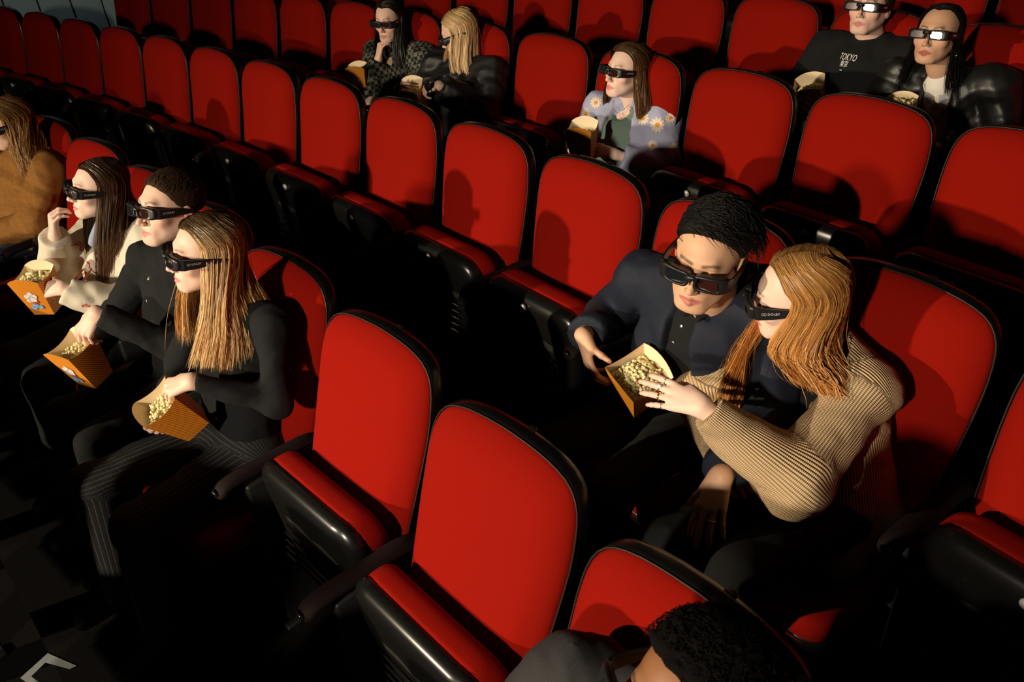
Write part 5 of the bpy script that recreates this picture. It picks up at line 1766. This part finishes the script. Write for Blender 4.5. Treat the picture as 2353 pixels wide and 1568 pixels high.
def leather_woman():
    p = Person((3, -2), 'woman with black hair and gold earrings in black leather jacket over checked sweater', False)
    p.joints(neck=(-.10, .185, .885), shL=(.105, .135, .825), shR=(-.30, .165, .80), elL=(.20, .15, .57), wrL=(.0, .33, .60), elR=(-.37, .25, .57), wrR=(-.20, .38, .64), hip=(0, .12, .43))
    p.head((-.12, .265, 1.035), 4.3, -12.4, -2, .99, False, chub=1.05, lips=1.15)
    p.hand('R', (.06, .05, .04), (-.6, .5, .5), GRIP, sc=.92, h=.005); p.hand('L', (-.1, .04, .02), (.2, .5, .8), GRIP, sc=.92, h=.005)
    p.body('skin_tan')
    J = p.J
    S = p.torso(-.002, w=.9); S.cap(J['neck']-np.array([0, 0, .06]), J['neck']+np.array([0, 0, .01]), .064, .058, .01)
    S.cut(J['mid']+np.array([0, -.05, -.07]), (0, .45, -1), .6, .004)
    garment('white_tee', S, 'white_jersey', p.root, .008, None)
    S = p.torso(.006, w=.93)
    S.ell(J['neck']+np.array([0, -.09, -.035]), (.045, .085, .075), None, .006, 's')
    garment('checked_sweater', S, 'check_sweater', p.root, .008, (.003, 40, 3))
    S = p.torso(.026, w=1.0); p.sleeve(S, 'L', .030, loose=.016); p.sleeve(S, 'R', .034, loose=.018); p.arm_end(S, 'L', .95); p.arm_end(S, 'R', .95)
    S.ell(J['chest']+np.array([.0, -.15, .10]), (.072, .15, .18), None, .008, 's')
    S.ell(J['chest']+np.array([.0, -.16, -.14]), (.085, .15, .25), None, .008, 's')
    garment('leather_jacket', S, 'black_leather', p.root, .009, (.012, 22, 27))
    p.trousers('black_cotton', shoes=False)
    long_hair(p.hc, p.R, p.sc, 'hair_black', p.root,
              [[(.085, .02, -.12), (.11, .04, -.22)], [(.105, -.03, -.12), (.14, -.03, -.26)], [(.05, -.10, -.10), (.10, -.09, -.26)]],
              [[(-.085, .02, -.12), (-.11, .04, -.24)], [(-.105, -.03, -.12), (-.13, -.03, -.26)], [(-.05, -.10, -.10), (-.1, -.09, -.26)]],
              part=0, az0=84, front_el=42, segs=12, n=1000, wave=.004, vol=.09, r=.0013, seed=29)
    for s in (-1, 1):
        q = p.hc+p.R@(np.array([s*.080, .010, -.048])*p.sc)
        mb = MB()
        mb.tube([q+np.array([0, 0, 0]), q+np.array([0, 0, -.012])], .0016, n=6)
        for k in range(-1, 2):
            mb.tube([q+np.array([k*.007, 0, -.012]), q+np.array([k*.008, 0, -.04-.006*abs(k)])], [.0012, .0024], n=6)
        mb.tube([q+np.array([-.008, 0, -.012]), q+np.array([.008, 0, -.012])], .0014, n=6)
        obj('earring', mb.mesh('earring', 'gold'), p.root)
    p.glasses('black 3D glasses on the woman with gold earrings', 1.02)
    popcorn_box((3, -2), (-.16, .40, .785), (-.1, .15, 1), math.radians(15), 'heaped popcorn box held by the woman in leather jacket', seed=13, print_faces=(0,), level=-.005)
leather_woman()
# --- bottom edge: man with curly hair ---------------------------------------------------------
def curly_man():
    p = Person((0, 0), 'man with black curly hair in charcoal jacket at the bottom edge')
    p.joints(neck=(.125, -.025, .95), shL=(.29, -.05, .89), shR=(-.09, .03, .90), elL=(.36, .10, .72), wrL=(.20, .28, .64), elR=(-.18, .17, .72), wrR=(-.04, .34, .64), hip=(.05, .10, .47))
    p.head((.145, .02, 1.105), -16, -16, 0, 1.0, True)
    p.hand('R', (.09, .05, 0), (-.3, .4, .85), GRIP, h=.005); p.hand('L', (-.09, .05, 0), (.3, .4, .85), GRIP, h=.005)
    p.body('skin_brown')
    S = p.torso(.022, w=1.02); p.sleeve(S, 'L', .024, loose=.01); p.sleeve(S, 'R', .024, loose=.01); p.arm_end(S, 'L', .95); p.arm_end(S, 'R', .95)
    J = p.J
    for s in (-1, 1):
        S.cap(J['neck']+np.array([s*.062, .03, .0]), J['neck']+np.array([s*.05, -.08, -.06]), .016, .014, .012)
    garment('jacket', S, 'charcoal_cloth', p.root, .009, (.006, 26, 30))
    p.trousers('black_cotton', shoes=False)
    r = np.random.default_rng(31)
    cap_hair(p.hc, p.R, p.sc, 'hair_coil', p.root, vol=.012, hairline=.078, nape=-.05, side_z=-.02, bump=wrinkles(.004, 150, 6), h=.0045)
    # tight coils
    paths = []
    t = np.linspace(0, 1, 10)[:, None]
    for k in range(1100):
        az = r.uniform(0, 180); el = r.uniform(5, 90); sd = r.choice((-1, 1))
        if az < 60 and el < 46-.2*az:
            continue
        q = scalp(az, el, .14); q[0] *= sd
        out = (q-CR_C)/np.linalg.norm(q-CR_C); u = np.cross(out, r.normal(size=3)); u /= np.linalg.norm(u); w = np.cross(out, u)
        ph = r.uniform(0, 6.28); rad = r.uniform(.003, .0055)
        c = q+out*(t*.013-.004)+rad*(np.cos(t*9+ph)*u+np.sin(t*9+ph)*w)
        paths.append(p.hc+(c*p.sc)@p.R.T)
    obj('curls', strands_mesh('curls', np.array(paths), .0013, .0009, 'hair_coil'), p.root)
    p.glasses('black 3D glasses on the curly-haired man at the bottom edge', 1.03)
curly_man()
# ------------------------------------------------------------------ floor marking at the bottom left
def floor_mark():
    M = seat_frame(0, 3)
    mb = MB()
    pts = [(-.235, -.90), (-.205, -.985), (-.125, -.955), (-.135, -.935), (-.185, -.955), (-.205, -.895), (-.105, -.845), (-.10, -.868)]
    out = [(-.24, -.885), (-.212, -.985), (-.13, -.965), (-.128, -.945), (-.19, -.958), (-.208, -.905), (-.118, -.86), (-.112, -.838)]
    mb.v = [(x, y, .004) for x, y in out]
    mb.f = [[0, 1, 4, 5], [1, 2, 3, 4], [0, 5, 6, 7]]  # flat pale bracket shape laid just above the floor
    o = obj('floor_marking', mb.mesh('floor_marking', 'mark_pale', False), None, M)
    tag(o, 'pale angular marking on the dark floor at lower left', 'marking')
floor_mark()
